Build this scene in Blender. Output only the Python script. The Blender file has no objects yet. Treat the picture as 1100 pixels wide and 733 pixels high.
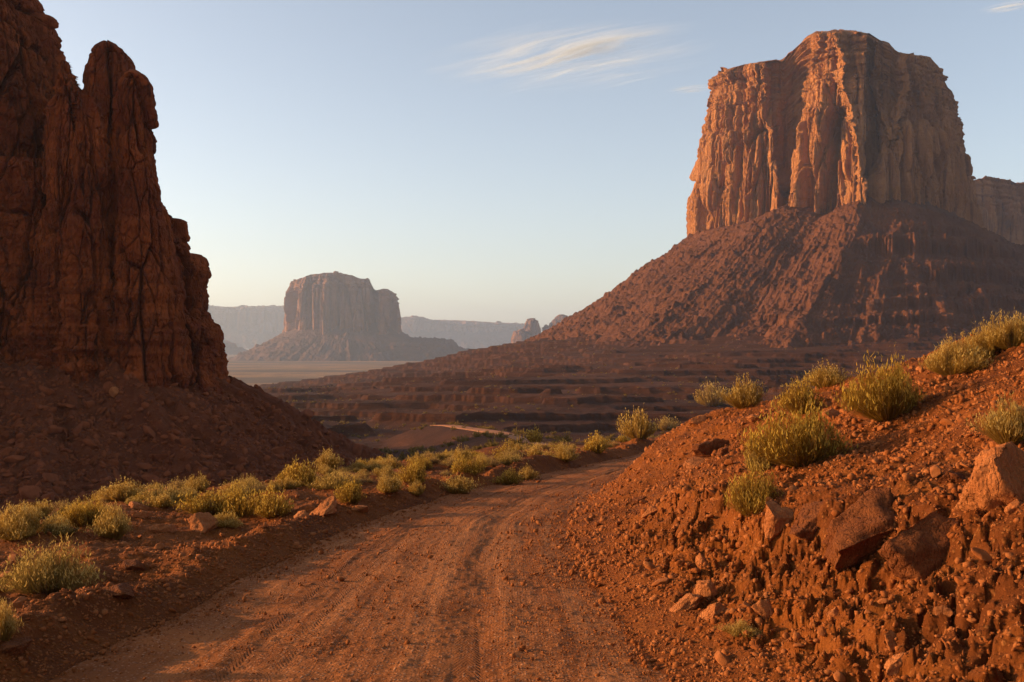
import bpy, bmesh, math, random
import numpy as np

# ---------------------------------------------------------------- camera, sky, sun, exposure
scene = bpy.context.scene
scene.render.engine = 'CYCLES'
SUN_AZ, SUN_EL = -83.0, 11.8             # degrees; azimuth clockwise from the view direction (+Y)

cam_data = bpy.data.cameras.new('camera')
cam = bpy.data.objects.new('camera', cam_data)
scene.collection.objects.link(cam)
cam.location = (0, 0, 2.6)
cam.rotation_euler = (math.radians(90 + 0.19), 0, 0)
cam_data.lens, cam_data.sensor_width = 35.0, 36.0
cam_data.clip_start, cam_data.clip_end = 0.1, 90000
scene.camera = cam

world = bpy.data.worlds.new('World')
scene.world = world
world.use_nodes = True
wn = world.node_tree
sky = wn.nodes.new('ShaderNodeTexSky')
sky.sky_type = 'NISHITA'
sky.sun_disc = False
sky.sun_elevation = math.radians(SUN_EL)
sky.sun_rotation = math.radians(SUN_AZ)
sky.altitude = 1600
sky.air_density, sky.dust_density, sky.ozone_density = 1.0, 4.5, 1.0
hs = wn.nodes.new('ShaderNodeHueSaturation'); hs.inputs['Saturation'].default_value = 0.78
wn.links.new(sky.outputs[0], hs.inputs['Color'])
tn = wn.nodes.new('ShaderNodeMix'); tn.data_type, tn.blend_type = 'RGBA', 'MULTIPLY'
tn.inputs[0].default_value = 1.0; tn.inputs[7].default_value = (1.07, .99, .94, 1)
wn.links.new(hs.outputs[0], tn.inputs[6])
wn.links.new(tn.outputs[2], wn.nodes['Background'].inputs[0])
wn.nodes['Background'].inputs[1].default_value = 0.15

sun_data = bpy.data.lights.new('sun', 'SUN')
sun = bpy.data.objects.new('sun', sun_data)
scene.collection.objects.link(sun)
sun_data.energy = 5.0
sun_data.angle = math.radians(0.5)
sun_data.color = (1.0, 0.62, 0.26)
sun.rotation_euler = (math.radians(90 - SUN_EL), 0, math.radians(180 - SUN_AZ))

scene.view_settings.view_transform = 'Standard'
scene.view_settings.look = 'None'
scene.view_settings.exposure = 0.78
scene.view_settings.gamma = 1.0
scene.view_settings.use_curve_mapping = False
scene.cycles.use_denoising = True
scene.cycles.max_bounces = 6
scene.cycles.volume_bounces = 1
scene.cycles.volume_step_rate = 0.2
scene.cycles.volume_max_steps = 512
scene.cycles.transparent_max_bounces = 16

HAZE = 7.5e-5

# ---------------------------------------------------------------- numeric helpers
F32 = np.float32

def smooth(x, a, b):
    t = np.clip((x - a) / (b - a), 0, 1)
    return t * t * (3 - 2 * t)

def softplus(x, w):
    return w * np.logaddexp(0, x / w)

def smax(a, b, k):
    return b + softplus(a - b, k)

_G = np.array([[1,1,0],[-1,1,0],[1,-1,0],[-1,-1,0],[1,0,1],[-1,0,1],[1,0,-1],[-1,0,-1],
               [0,1,1],[0,-1,1],[0,1,-1],[0,-1,-1],[1,1,0],[0,-1,1],[-1,1,0],[0,-1,-1]], F32)

def _hash(ix, iy, iz, seed):
    with np.errstate(over='ignore'):
        h = (ix.astype(np.int64).astype(np.uint32) * np.uint32(374761393)) ^ \
            (iy.astype(np.int64).astype(np.uint32) * np.uint32(668265263)) ^ \
            (iz.astype(np.int64).astype(np.uint32) * np.uint32(2246822519))
        h = h + np.uint32((seed * 3266489917) & 0xffffffff)
        h = (h ^ (h >> np.uint32(15))) * np.uint32(2246822519)
        h = (h ^ (h >> np.uint32(13))) * np.uint32(3266489917)
        return h ^ (h >> np.uint32(16))

def _perlin(x, y, z, seed):
    fx, fy, fz = np.floor(x), np.floor(y), np.floor(z)
    ix, iy, iz = fx.astype(np.int32), fy.astype(np.int32), fz.astype(np.int32)
    dx, dy, dz = (x - fx).astype(F32), (y - fy).astype(F32), (z - fz).astype(F32)
    u = dx*dx*dx*(dx*(dx*6-15)+10); v = dy*dy*dy*(dy*(dy*6-15)+10); w = dz*dz*dz*(dz*(dz*6-15)+10)
    out = 0
    for a in (0, 1):
        wa = u if a else 1 - u
        for b in (0, 1):
            wb = wa * (v if b else 1 - v)
            for c in (0, 1):
                g = _G[_hash(ix + a, iy + b, iz + c, seed) & np.uint32(15)]
                out = out + wb * (w if c else 1 - w) * (g[..., 0]*(dx-a) + g[..., 1]*(dy-b) + g[..., 2]*(dz-c))
    return out

def chunked(fn, x, y, z, *args, n=250000):
    x, y, z = np.broadcast_arrays(np.asarray(x, F32), np.asarray(y, F32), np.asarray(z, F32))
    sh = x.shape; x = x.ravel(); y = y.ravel(); z = z.ravel()
    parts = [fn(x[i:i+n], y[i:i+n], z[i:i+n], *args) for i in range(0, len(x), n)]
    if isinstance(parts[0], tuple):
        return tuple(np.concatenate(q).reshape(sh) for q in zip(*parts))
    return (np.concatenate(parts) if parts else np.zeros(0, F32)).reshape(sh)

def noise(x, y, z=0.0, seed=0):
    return chunked(_perlin, x, y, z, seed)

def fbm(x, y, z=0.0, seed=0, octs=4, gain=0.5):
    s, a, f = 0, 1.0, 1.0
    for k in range(octs):
        s = s + a * noise(np.asarray(x)*f, np.asarray(y)*f, np.asarray(z)*f, seed + 17*k)
        a *= gain; f *= 2.03
    return s

def ridged(x, y, z=0.0, seed=0, octs=4, gain=0.5):
    s, a, f, t = 0, 1.0, 1.0, 0
    for k in range(octs):
        s = s + a * (1 - np.abs(noise(np.asarray(x)*f, np.asarray(y)*f, np.asarray(z)*f, seed + 17*k)) * 2)
        t += a; a *= gain; f *= 2.03
    return s / t

def _worley(x, y, z, seed, facets=False):
    fx, fy, fz = np.floor(x), np.floor(y), np.floor(z)
    ix, iy, iz = fx.astype(np.int32), fy.astype(np.int32), fz.astype(np.int32)
    f1 = np.full(x.shape, 9, F32); f2 = np.full(x.shape, 9, F32); cid = np.zeros(x.shape, F32)
    off = [np.zeros(x.shape, F32) for _ in range(3)]
    for a in (-1, 0, 1):
        for b in (-1, 0, 1):
            for c in (-1, 0, 1):
                h = _hash(ix + a, iy + b, iz + c, seed)
                px = fx + a + (h & np.uint32(1023)).astype(F32) / 1023
                py = fy + b + ((h >> np.uint32(10)) & np.uint32(1023)).astype(F32) / 1023
                pz = fz + c + ((h >> np.uint32(20)) & np.uint32(1023)).astype(F32) / 1023
                d = np.sqrt((px - x)**2 + (py - y)**2 + (pz - z)**2)
                near = d < f1
                f2 = np.where(near, f1, np.minimum(f2, d))
                cid = np.where(near, ((h * np.uint32(2654435761)) >> np.uint32(8)).astype(F32) / F32(16777216), cid)
                f1 = np.where(near, d, f1)
                if facets:
                    for o, e in zip(range(3), (x - px, y - py, z - pz)): off[o] = np.where(near, e, off[o])
    if not facets: return f1, f2, cid
    a = cid * 977.0; g = np.sin(a * 3.1)
    tilt = off[0]*np.cos(a)*1.0 + off[1]*np.sin(a)*1.0 + off[2]*g
    return f1, f2, cid, tilt.astype(F32)

def worley(x, y, z=0.0, seed=0):
    return chunked(_worley, x, y, z, seed, n=150000)

def blocks(x, y, z, seed):
    """Broken-rock cells: edge distance, a level for each cell and the tilt of its face."""
    f1, f2, cid, tilt = chunked(_worley, x, y, z, seed, True, n=150000)
    return f2 - f1, cid - .5, tilt

# ---------------------------------------------------------------- the lie of the land (metres, camera over the origin)
FPX, HZ, CAM_Z = 1069.4, 370.0, 2.6      # the photograph's focal length and horizon, in its own pixels

_RY = np.array([-40, 0, 5, 7.6, 10.4, 13.3, 17.2, 22.1, 27.2, 35.3, 45.6, 60, 80, 120])
_RL = np.array([-4.3, -4.0, -3.9, -3.72, -3.42, -3.12, -2.6, -1.3, .75, 4.1, 7.7, 13.8, 23, 42])
_RR = np.array([1.3, 1.3, 1.28, 1.22, 1.05, .78, .88, 1.85, 3.5, 7.0, 11.2, 17.6, 27, 46])
_fy = np.linspace(-40, 120, 1601)
def _sm(v):
    w = np.interp(_fy, _RY, v); k = np.hanning(41); k /= k.sum()
    return np.convolve(np.pad(w, 20, mode='edge'), k, mode='valid')
_sL, _sR = _sm(_RL), _sm(_RR)
def XL(Y): return np.interp(Y, _fy, _sL)
def XR(Y): return np.interp(Y, _fy, _sR)
def zr(Y): return -0.05 * softplus(Y - 8, 2.0)

BUTTE = (345.0, 1015.0)                 # axis of the great butte on the right

def bank(E, X, Y):
    """Height of the right-hand bank above the road, E metres right of the road's edge."""
    t = np.interp(E, [-1, 0, .5, 1.2, 2.0, 3.0, 4.5, 6, 8, 11, 16, 25, 60],
                     [0, 0, .16, .46, .97, 1.45, 2.05, 2.60, 3.35, 4.0, 4.5, 5.0, 5.5])
    fade = 1 - smooth(Y, 19, 48) * 0.97
    near_edge = np.interp(E, [0, .5, 1.3, 2.4, 4, 7], [0, .25, .75, .75, .30, 0])
    return t * fade + near_edge * smooth(Y, 15, 26) * (1 - smooth(Y, 30, 44))

def H_base(X, Y):
    X = np.asarray(X, np.float64); Y = np.asarray(Y, np.float64)
    L, R = XL(Y), XR(Y)
    D, E = L - X, X - R
    z = zr(Y) - 0.15 * softplus(Y - 75, 8)
    z = z + 0.10 * smooth(D, 0.2, 1.6) - 0.26 * softplus(D - 7.0 + 3.8*smooth(Y, 32, 46), 1.2) * smooth(Y, 6, 18) + 0.03 * softplus(D - 6, 2) * (1 - smooth(Y, 6, 18))
    z = z + bank(E, X, Y)
    # the valley floor, its benches and the far plain
    q = -0.5 * X + 0.35 * (Y - 300)
    zv = -11 - 9 * smooth(Y, 110, 250) + 22 * smooth(Y + .35*X, 300, 860) * (1 - smooth(q, 0, 260)) - 40 * smooth(q, 20, 480)
    d = np.hypot(X - BUTTE[0], Y - BUTTE[1])
    zp = np.interp(d, [0, 285, 387, 443, 602, 900], [12, 12, -5, -20, -44, -75])
    zv = smax(zv, zp, 3.0)
    zv = np.maximum(zv, -60.0) * 1.0
    return smax(z, zv, 0.8)

# the far bend of the road: x, y, z along its middle
_TK = np.array([(2.2, 64, -3.9), (1.7, 79, -5.15), (1.05, 96, -6.6), (.3, 115, -8.0), (-1.5, 135, -9.4), (-4.8, 155, -10.7), (-8.5, 172, -11.75), (-11.5, 186, -12.5), (-15, 200, -13.6)])
_tt = np.linspace(0, len(_TK)-1, 240)
TRACK = np.stack([np.interp(_tt, np.arange(len(_TK)), _TK[:, k]) for k in range(3)], -1)
for _ in range(60): TRACK[1:-1] = (TRACK[:-2] + 2*TRACK[1:-1] + TRACK[2:]) / 4

def relief(X, Y, z):
    """Ridges, ledges, clods and ruts on top of H_base."""
    X = np.asarray(X, F32); Y = np.asarray(Y, F32)
    r = np.hypot(X, Y)
    out = np.array(z, np.float64)
    far = (r > 55)
    if far.any():
        x, y, zz, rr = X[far], Y[far], out[far], r[far]
        w = smooth(rr, 90, 190) * smooth(zz, -59.5, -46)
        rid = ridged(x/260, y/95, 0, 5, 4) - 0.55
        zz = zz + w * (rid * (12 - 7 * smooth(zz, -14, 2)) * smooth(rr, 90, 320) + fbm(x/90, y/40, 0, 6, 4) * 3.0)
        step = 2.8
        t = zz / step + fbm(x/240, y/95, 0, 9, 3) * 1.2
        fr = t - np.floor(t)
        led = step * (np.floor(t) + 0.35 * fr + 0.65 * smooth(fr, .72, .82)) - step * (t - zz/step)
        zz = zz + (led - zz) * w * 0.92
        zz = zz + smooth(rr, 55, 75) * w * (fbm(x/14, y/9, 0, 11, 4, .6) * 0.35 + np.clip(.5 - worley(x/5, y/7, 0, 13)[0], 0, 1) * .6 * (1 - smooth(rr, 250, 500))) + fbm(x/400, y/400, 0, 12, 3) * 2.0 * smooth(rr, 900, 1500)
        near_tk = np.nonzero((np.abs(x + 3) < 45) & (y > 58) & (y < 215))[0]
        for i in range(0, len(near_tk), 40000):
            k = near_tk[i:i+40000]
            d2 = (x[k, None] - TRACK[None, :, 0])**2 + (y[k, None] - TRACK[None, :, 1])**2
            j = d2.argmin(1); dd = np.sqrt(d2[np.arange(len(k)), j])
            wt = 1 - smooth(dd, 2.2, 14)
            zz[k] = zz[k]*(1-wt) + (TRACK[j, 2] - .10)*wt
        out[far] = zz
    nr = (r < 85)
    if nr.any():
        x, y, zz, rr = X[nr], Y[nr], out[nr], r[nr]
        D, E = XL(y) - x, x - XR(y)
        off = smooth(np.maximum(D, E), 0.0, 1.0)
        n1 = fbm(x/3.0, y/3.0, 0, 21, 3); n2 = fbm(x/.7, y/.7, 0, 22, 4)
        zz = zz + off * (0.16 * n1 + 0.06 * n2)
        # the berm thrown up along the left edge
        b = np.exp(-((D - 0.58 - 0.18*n1) / 0.40)**2) * (1 - smooth(y, 50, 62))
        f1, f2, cid = worley(x/.16, y/.16, 0, 23)
        clod = np.clip(.75 - f1, 0, 1)
        zz = zz + b * (0.25 + 0.06 * n2 + 0.08 * n1 + 0.07 * clod)
        # the eroded foot of the right-hand bank
        lx = E - (1.75 + 0.35 * (10.5 - y) * 0.45 + 0.5 * n1)
        ero = np.exp(-(np.minimum(lx + .55, 0) / .8)**2) * np.exp(-(np.maximum(lx + .1, 0) / .35)**2) * (1 - smooth(y, 11, 17)) * smooth(E, .3, .9)
        g1, g2, gid = worley(x/.42 + n2*.5, y/.34 + n2*.5, zz/.4, 24)
        h1, h2, hid = worley(x/.15, y/.13, zz/.14, 25)
        zz = zz + ero * (0.12 * (gid - .5) * smooth(g2 - g1, 0, .18) + 0.12 * (hid - .45) * smooth(h2 - h1, 0, .2) - .10 * np.exp(-(g2 - g1)/.05) + .05*n2)
        led = smooth(lx, -.22, .06) * (1 - smooth(lx, .3, 1.7)) * (1 - smooth(y, 11, 16))
        zz = zz + led * 0.20
        bk = smooth(E, .2, 1.2) * (1 - smooth(y, 30, 50))
        zz = zz + bk * (0.055 * (hid - .5) * smooth(h2 - h1, 0, .25) + .10 * ridged(x/1.6 - y/4, y/1.2, 0, 27, 3) - .05)
        lf = smooth(D, .6, 1.6) * (1 - smooth(y, 40, 60))
        zz = zz + lf * (.055 * clod + .05*n1)
        out[nr] = zz
    return out

def H(X, Y):
    X = np.atleast_1d(np.asarray(X, np.float64)); Y = np.atleast_1d(np.asarray(Y, np.float64))
    return relief(X, Y, H_base(X, Y))

_rr = np.concatenate([np.geomspace(4, 80, 1500), np.geomspace(80.5, 3000, 1200)])
def ray_ground(px, py):
    """The first ground point seen through pixel (px, py) of the photograph."""
    Y = _rr; X = (px - 550) / FPX * Y; Z = CAM_Z - (py - HZ) / FPX * Y
    h = H(X, Y); k = np.nonzero(h >= Z)[0]
    i = k[0] if len(k) else len(Y) - 1
    return float(X[i]), float(Y[i]), float(h[i])

# ---------------------------------------------------------------- Blender helpers
random.seed(7)
rng = np.random.default_rng(7)
COL = scene.collection

def tag(o, label=None, cat=None, group=None, kind=None):
    for k, v in (('label', label), ('category', cat), ('group', group), ('kind', kind)):
        if v: o[k] = v
    return o

def link(o, parent=None):
    COL.objects.link(o)
    if parent: o.parent = parent
    return o

def empty(name, loc):
    o = bpy.data.objects.new(name, None)
    o.location = loc; o.empty_display_size = 0.3
    return link(o)

def raw_mesh(name, V, loops, starts, totals, mats=(), smoothed=True, midx=None):
    me = bpy.data.meshes.new(name)
    me.vertices.add(len(V)); me.vertices.foreach_set('co', np.ascontiguousarray(V, F32).ravel())
    me.loops.add(len(loops)); me.loops.foreach_set('vertex_index', np.ascontiguousarray(loops, np.int32))
    me.polygons.add(len(starts))
    me.polygons.foreach_set('loop_start', np.ascontiguousarray(starts, np.int32))
    me.polygons.foreach_set('loop_total', np.ascontiguousarray(totals, np.int32))
    if smoothed: me.polygons.foreach_set('use_smooth', np.ones(len(starts), bool))
    for m in mats: me.materials.append(m)
    if midx is not None: me.polygons.foreach_set('material_index', np.ascontiguousarray(midx, np.int32))
    me.update(calc_edges=True)
    return me

def quad_mesh(name, V, Q, mats=(), smoothed=True, midx=None):
    Q = np.asarray(Q); n = len(Q); k = Q.shape[1]
    return raw_mesh(name, V, Q.ravel(), np.arange(n) * k, np.full(n, k), mats, smoothed, midx)

def grid_quads(M, N, wrap=False):
    i, j = np.meshgrid(np.arange(M - 1), np.arange(N if wrap else N - 1), indexing='ij')
    j2 = (j + 1) % N
    return np.stack([i*N + j, i*N + j2, (i+1)*N + j2, (i+1)*N + j], -1).reshape(-1, 4)

def grid_obj(name, P, mat, loc=(0, 0, 0), parent=None, wrap=False, flip=False, uv=None, smoothed=True):
    M, N = P.shape[:2]
    Q = grid_quads(M, N, wrap)
    if flip: Q = Q[:, ::-1]
    V = P.reshape(-1, 3) - np.asarray(loc, np.float64)
    me = quad_mesh(name, V, Q, [mat], smoothed)
    if uv is not None:
        l = me.uv_layers.new(name='along'); l.data.foreach_set('uv', np.ascontiguousarray(uv.reshape(-1, 2)[Q.ravel()], F32).ravel())
    o = bpy.data.objects.new(name, me)
    if parent is None: o.location = loc
    return link(o, parent)

# ---------------------------------------------------------------- materials
class N:
    def __init__(s, name):
        s.m = bpy.data.materials.new(name); s.m.use_nodes = True
        s.t = s.m.node_tree; s.t.nodes.clear()
        s.out = s.t.nodes.new('ShaderNodeOutputMaterial')
        s.pos = s.t.nodes.new('ShaderNodeNewGeometry').outputs['Position']
    def node(s, kind, **kw):
        n = s.t.nodes.new(kind)
        for k, v in kw.items():
            if k[0] == '_': setattr(n, k[1:], v)
            else: s.put(n.inputs[k.replace('__', ' ')], v)
        return n
    def put(s, sock, v):
        if hasattr(v, 'is_output'): s.t.links.new(v, sock)
        else: sock.default_value = v
    def scaled(s, vec, sc):
        n = s.node('ShaderNodeVectorMath', _operation='MULTIPLY'); s.put(n.inputs[0], vec); n.inputs[1].default_value = sc
        return n.outputs[0]
    def noise(s, vec, scale, detail=5, rough=.55, dist=0.0):
        n = s.node('ShaderNodeTexNoise', Scale=scale, Detail=detail, Roughness=rough, Distortion=dist); s.put(n.inputs['Vector'], vec)
        return n.outputs['Fac']
    def voro(s, vec, scale, out='Distance', feature='F1', rand=1.0):
        n = s.node('ShaderNodeTexVoronoi', _feature=feature, Scale=scale, Randomness=rand); s.put(n.inputs['Vector'], vec)
        return n.outputs[out]
    def ramp(s, fac, a, b):
        n = s.node('ShaderNodeMapRange', From__Min=a, From__Max=b, _interpolation_type='SMOOTHSTEP'); s.put(n.inputs['Value'], fac)
        return n.outputs['Result']
    def math(s, op, a, b=0.0, clamp=False):
        n = s.node('ShaderNodeMath', _operation=op, _use_clamp=clamp); s.put(n.inputs[0], a); s.put(n.inputs[1], b)
        return n.outputs[0]
    def mix(s, f, a, b):
        n = s.node('ShaderNodeMix', _data_type='RGBA')
        s.put(n.inputs[0], f); s.put(n.inputs[6], a if hasattr(a, 'is_output') else (*a, 1)); s.put(n.inputs[7], b if hasattr(b, 'is_output') else (*b, 1))
        return n.outputs[2]
    def bump(s, h, dist, strength=1.0, prev=None):
        n = s.node('ShaderNodeBump', Distance=dist, Strength=strength); s.put(n.inputs['Height'], h)
        if prev is not None: s.put(n.inputs['Normal'], prev)
        return n.outputs[0]
    def surface(s, col, normal=None, rough=.92, spec=.15):
        b = s.node('ShaderNodeBsdfPrincipled', Roughness=rough); b.inputs['Specular IOR Level'].default_value = spec
        s.put(b.inputs['Base Color'], col if hasattr(col, 'is_output') else (*col, 1))
        if normal is not None: s.put(b.inputs['Normal'], normal)
        s.t.links.new(b.outputs[0], s.out.inputs[0])
        return s.m

def rock_material(name, base, dark, light, S, strata=.35, streak=.5, bump=.4, cracks=0.0, vert=1.6):
    """Sandstone: S is the size in metres of the broad blotches."""
    n = N(name)
    big = n.ramp(n.noise(n.pos, 1/S, 4), .35, .68)
    c = n.mix(big, base, light)
    st = n.noise(n.scaled(n.pos, (1/(.16*S), 1/(.16*S), 1/(2.2*S))), 1.0, 5, .6)
    c = n.mix(n.math('MULTIPLY', n.ramp(st, .48, .72), streak), c, dark)
    wob = n.noise(n.pos, 1/(2*S), 3)
    zc = n.scaled(n.pos, (.012/S*8, .012/S*8, 1/(.16*S)))
    c = n.mix(n.math('MULTIPLY', n.ramp(n.noise(zc, 1.0, 6, .65), .46, .66), strata), c, n.mix(wob, dark, light))
    fine = n.noise(n.pos, 9/S, 8, .7)
    c = n.mix(n.math('MULTIPLY', n.ramp(fine, .5, .75), .35), c, dark)
    c = n.mix(n.math('MULTIPLY', n.ramp(fine, .46, .26), .30), c, light)
    nb = n.bump(n.noise(n.scaled(n.pos, (1, 1, vert)), 12/S, 9, .68), bump*S*.12)
    nb = n.bump(n.voro(n.scaled(n.pos, (1, 1, .55)), 22/S, 'Distance', 'F1'), bump*S*.05, .7, nb)
    if cracks:
        e = n.voro(n.scaled(n.pos, (1, 1, .35)), 5/S, 'Distance', 'DISTANCE_TO_EDGE')
        nb = n.bump(n.ramp(e, 0, .06), cracks*S*.04, .8, nb)
    return n.surface(c, nb)

def soil_material(name, base, dark, light, peb, plain=False):
    n = N(name)
    c = n.mix(n.ramp(n.noise(n.pos, .35, 5), .36, .66), base, dark)
    c = n.mix(n.math('MULTIPLY', n.ramp(n.noise(n.pos, 2.1, 6, .65), .48, .7), .55), c, light)
    v = n.voro(n.pos, 26, 'Color'); sep = n.node('ShaderNodeSeparateColor'); n.put(sep.inputs[0], v)
    d = n.voro(n.pos, 26, 'Distance')
    stone = n.math('MULTIPLY', n.ramp(sep.outputs[0], .62, .70), n.ramp(d, .5, .34))
    c = n.mix(n.math('MULTIPLY', stone, .8), c, n.mix(sep.outputs[1], dark, peb))
    # the wide view: strata colours on the ledges and scrub on the plain
    cd = n.node('ShaderNodeSeparateXYZ'); n.put(cd.inputs[0], n.pos)
    if plain:
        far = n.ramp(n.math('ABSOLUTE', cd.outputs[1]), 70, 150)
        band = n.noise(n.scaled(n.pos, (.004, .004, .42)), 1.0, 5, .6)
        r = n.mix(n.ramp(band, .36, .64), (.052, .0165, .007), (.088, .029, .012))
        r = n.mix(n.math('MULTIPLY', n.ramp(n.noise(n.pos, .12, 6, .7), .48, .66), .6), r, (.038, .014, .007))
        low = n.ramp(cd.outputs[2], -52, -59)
        pl = n.mix(n.ramp(n.noise(n.scaled(n.pos, (.0012, .004, 0)), 1.0, 5), .4, .62), (.28, .135, .055), (.10, .055, .033))
        pl = n.mix(n.math('MULTIPLY', n.ramp(n.noise(n.scaled(n.pos, (.012, .006, 0)), 1.0, 7, .7), .45, .62), .7), pl, (.13, .07, .04))
        sc = n.voro(n.scaled(n.pos, (1, 1, 0)), .16, 'Distance')
        pl = n.mix(n.math('MULTIPLY', n.ramp(sc, .42, .22), .75), pl, (.10, .09, .045))
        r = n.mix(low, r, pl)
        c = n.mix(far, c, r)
    h = n.noise(n.pos, 14, 8, .72)
    nb = n.bump(h, .035, .9)
    nb = n.bump(n.math('MULTIPLY', n.math('SUBTRACT', 1.0, d), n.ramp(sep.outputs[0], .5, .7)), .03, .9, nb)
    if plain:
        nb = n.bump(n.noise(n.pos, .5, 9, .72), 1.1, n.math('MULTIPLY', far, .9), nb)
    return n.surface(c, nb, .95, .1)

def foliage_material(name, a, b, trans):
    n = N(name)
    oi = n.node('ShaderNodeObjectInfo')
    at = n.node('ShaderNodeAttribute', _attribute_name='blade')
    f = n.math('ADD', n.math('MULTIPLY', oi.outputs['Random'], .45), n.math('MULTIPLY', at.outputs['Fac'], .55))
    c = n.mix(f, a, b)
    d = n.node('ShaderNodeBsdfDiffuse'); n.put(d.inputs[0], c)
    t = n.node('ShaderNodeBsdfTranslucent'); n.put(t.inputs[0], c)
    m = n.node('ShaderNodeMixShader'); m.inputs[0].default_value = trans
    n.t.links.new(d.outputs[0], m.inputs[1]); n.t.links.new(t.outputs[0], m.inputs[2])
    n.t.links.new(m.outputs[0], n.out.inputs[0])
    return n.m

M_GROUND = soil_material('red_soil', (.185, .049, .0075), (.105, .027, .0055), (.245, .074, .014), (.31, .11, .03), plain=True)
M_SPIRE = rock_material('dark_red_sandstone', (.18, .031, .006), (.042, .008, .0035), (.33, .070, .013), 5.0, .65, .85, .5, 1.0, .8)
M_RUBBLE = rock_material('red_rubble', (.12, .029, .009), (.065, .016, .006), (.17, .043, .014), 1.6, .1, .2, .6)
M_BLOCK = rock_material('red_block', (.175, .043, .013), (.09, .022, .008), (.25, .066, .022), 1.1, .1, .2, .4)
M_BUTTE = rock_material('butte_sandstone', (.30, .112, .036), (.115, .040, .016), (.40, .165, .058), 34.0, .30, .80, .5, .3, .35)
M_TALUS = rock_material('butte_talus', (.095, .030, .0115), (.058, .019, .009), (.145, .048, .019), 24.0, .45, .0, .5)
M_FAR = rock_material('far_sandstone', (.20, .085, .044), (.12, .05, .03), (.27, .12, .06), 120.0, .35, .5, .3)
M_FARTALUS = rock_material('far_talus', (.105, .048, .03), (.075, .034, .022), (.14, .065, .04), 90.0, .4, .1, .4)
M_BOULDER = rock_material('boulder_sandstone', (.34, .105, .030), (.20, .056, .015), (.44, .155, .050), .55, .25, .2, .6, .4)
M_DARKROCK = rock_material('dark_boulder_sandstone', (.155, .041, .011), (.09, .024, .008), (.22, .066, .018), .55, .35, .3, .8, .5)
M_STONE = rock_material('stone_chips', (.205, .054, .010), (.105, .027, .007), (.30, .098, .028), .22, .0, .0, .15)

# ---------------------------------------------------------------- the ground, one sheet out to the horizon
def geo(a, b, k): return np.exp(np.arange(math.log(a), math.log(b), k))
inner = np.linspace(-33, 33, 1150)
outer = np.concatenate([np.linspace(33.4, 60, 60), np.linspace(62, 298, 90), np.linspace(300, 326.6, 60)])
ang = np.radians(np.concatenate([inner, outer]))
rad = np.concatenate([[.3, 1, 2, 3, 3.6], geo(4.2, 26, .0042), geo(26, 110, .0056), geo(110, 900, .0046), geo(900, 1900, .0068), geo(1900, 14000, .03), [14000]])
RR, AA = np.meshgrid(rad, ang, indexing='ij')
GX, GY = RR * np.sin(AA), RR * np.cos(AA)
GZ = H(GX.ravel(), GY.ravel()).reshape(GX.shape)
ins = np.minimum(GX - XL(GY), XR(GY) - GX)
GZ = GZ - 0.09 * smooth(ins, -.02, .22) * (GY < 90)
ground = grid_obj('ground', np.stack([GX, GY, GZ], -1), M_GROUND, wrap=True, flip=True)
tag(ground, 'red desert ground of benches and plain running to the horizon', 'ground', kind='structure')
del GX, GY, GZ, RR, AA, ins

# the graded dirt road
def road_material():
    n = N('graded_dirt')
    uv = n.node('ShaderNodeUVMap', _uv_map='along').outputs[0]
    sp = n.node('ShaderNodeSeparateXYZ'); n.put(sp.inputs[0], uv)
    u, v = sp.outputs[0], sp.outputs[1]
    c = n.mix(n.ramp(n.noise(n.pos, .9, 6, .6), .35, .68), (.28, .084, .019), (.19, .054, .012))
    lane = n.noise(n.scaled(uv, (9, .05, 1)), 1.0, 5, .6, .4)
    c = n.mix(n.math('MULTIPLY', n.ramp(lane, .42, .64), .6), c, (.38, .140, .046))
    vo = n.voro(n.pos, 34, 'Color'); sep = n.node('ShaderNodeSeparateColor'); n.put(sep.inputs[0], vo)
    d = n.voro(n.pos, 34, 'Distance')
    st = n.math('MULTIPLY', n.ramp(sep.outputs[0], .60, .70), n.ramp(d, .5, .33))
    c = n.mix(n.math('MULTIPLY', st, .7), c, n.mix(sep.outputs[1], (.22, .085, .04), (.50, .25, .14)))
    # tyre lugs pressed into two wheel lines
    lug = 0.0
    for w0, wd in ((.25, .026), (.335, .026), (.665, .024)):
        off = n.math('ABSOLUTE', n.math('SUBTRACT', n.math('ADD', u, n.math('MULTIPLY', n.math('SUBTRACT', n.noise(n.scaled(uv, (0, .07, 0)), 1.0, 2), .5), .22)), w0))
        mask = n.ramp(off, wd, wd*.6)
        wave = n.math('SINE', n.math('ADD', n.math('MULTIPLY', v, 78.0), n.math('MULTIPLY', off, 900.0)))
        lug = n.math('ADD', lug, n.math('MULTIPLY', mask, n.ramp(wave, -.2, .5)))
    lug = n.math('MULTIPLY', lug, n.ramp(n.noise(n.pos, .8, 3), .40, .58))
    nb = n.bump(n.noise(n.pos, 11, 8, .72), .030, .9)
    nb = n.bump(n.noise(n.scaled(uv, (22, .18, 1)), 1.0, 4, .6), .014, .8, nb)
    nb = n.bump(n.math('MULTIPLY', n.math('SUBTRACT', 1.0, d), n.ramp(sep.outputs[0], .5, .7)), .024, .9, nb)
    nb = n.bump(lug, .055, 1.0, nb)
    return n.surface(c, nb, .93, .12)
M_ROAD = road_material()
M_TRACK = rock_material('pale_track_dust', (.29, .108, .045), (.23, .082, .032), (.34, .14, .062), 2.0, 0, 0, .1)

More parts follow.
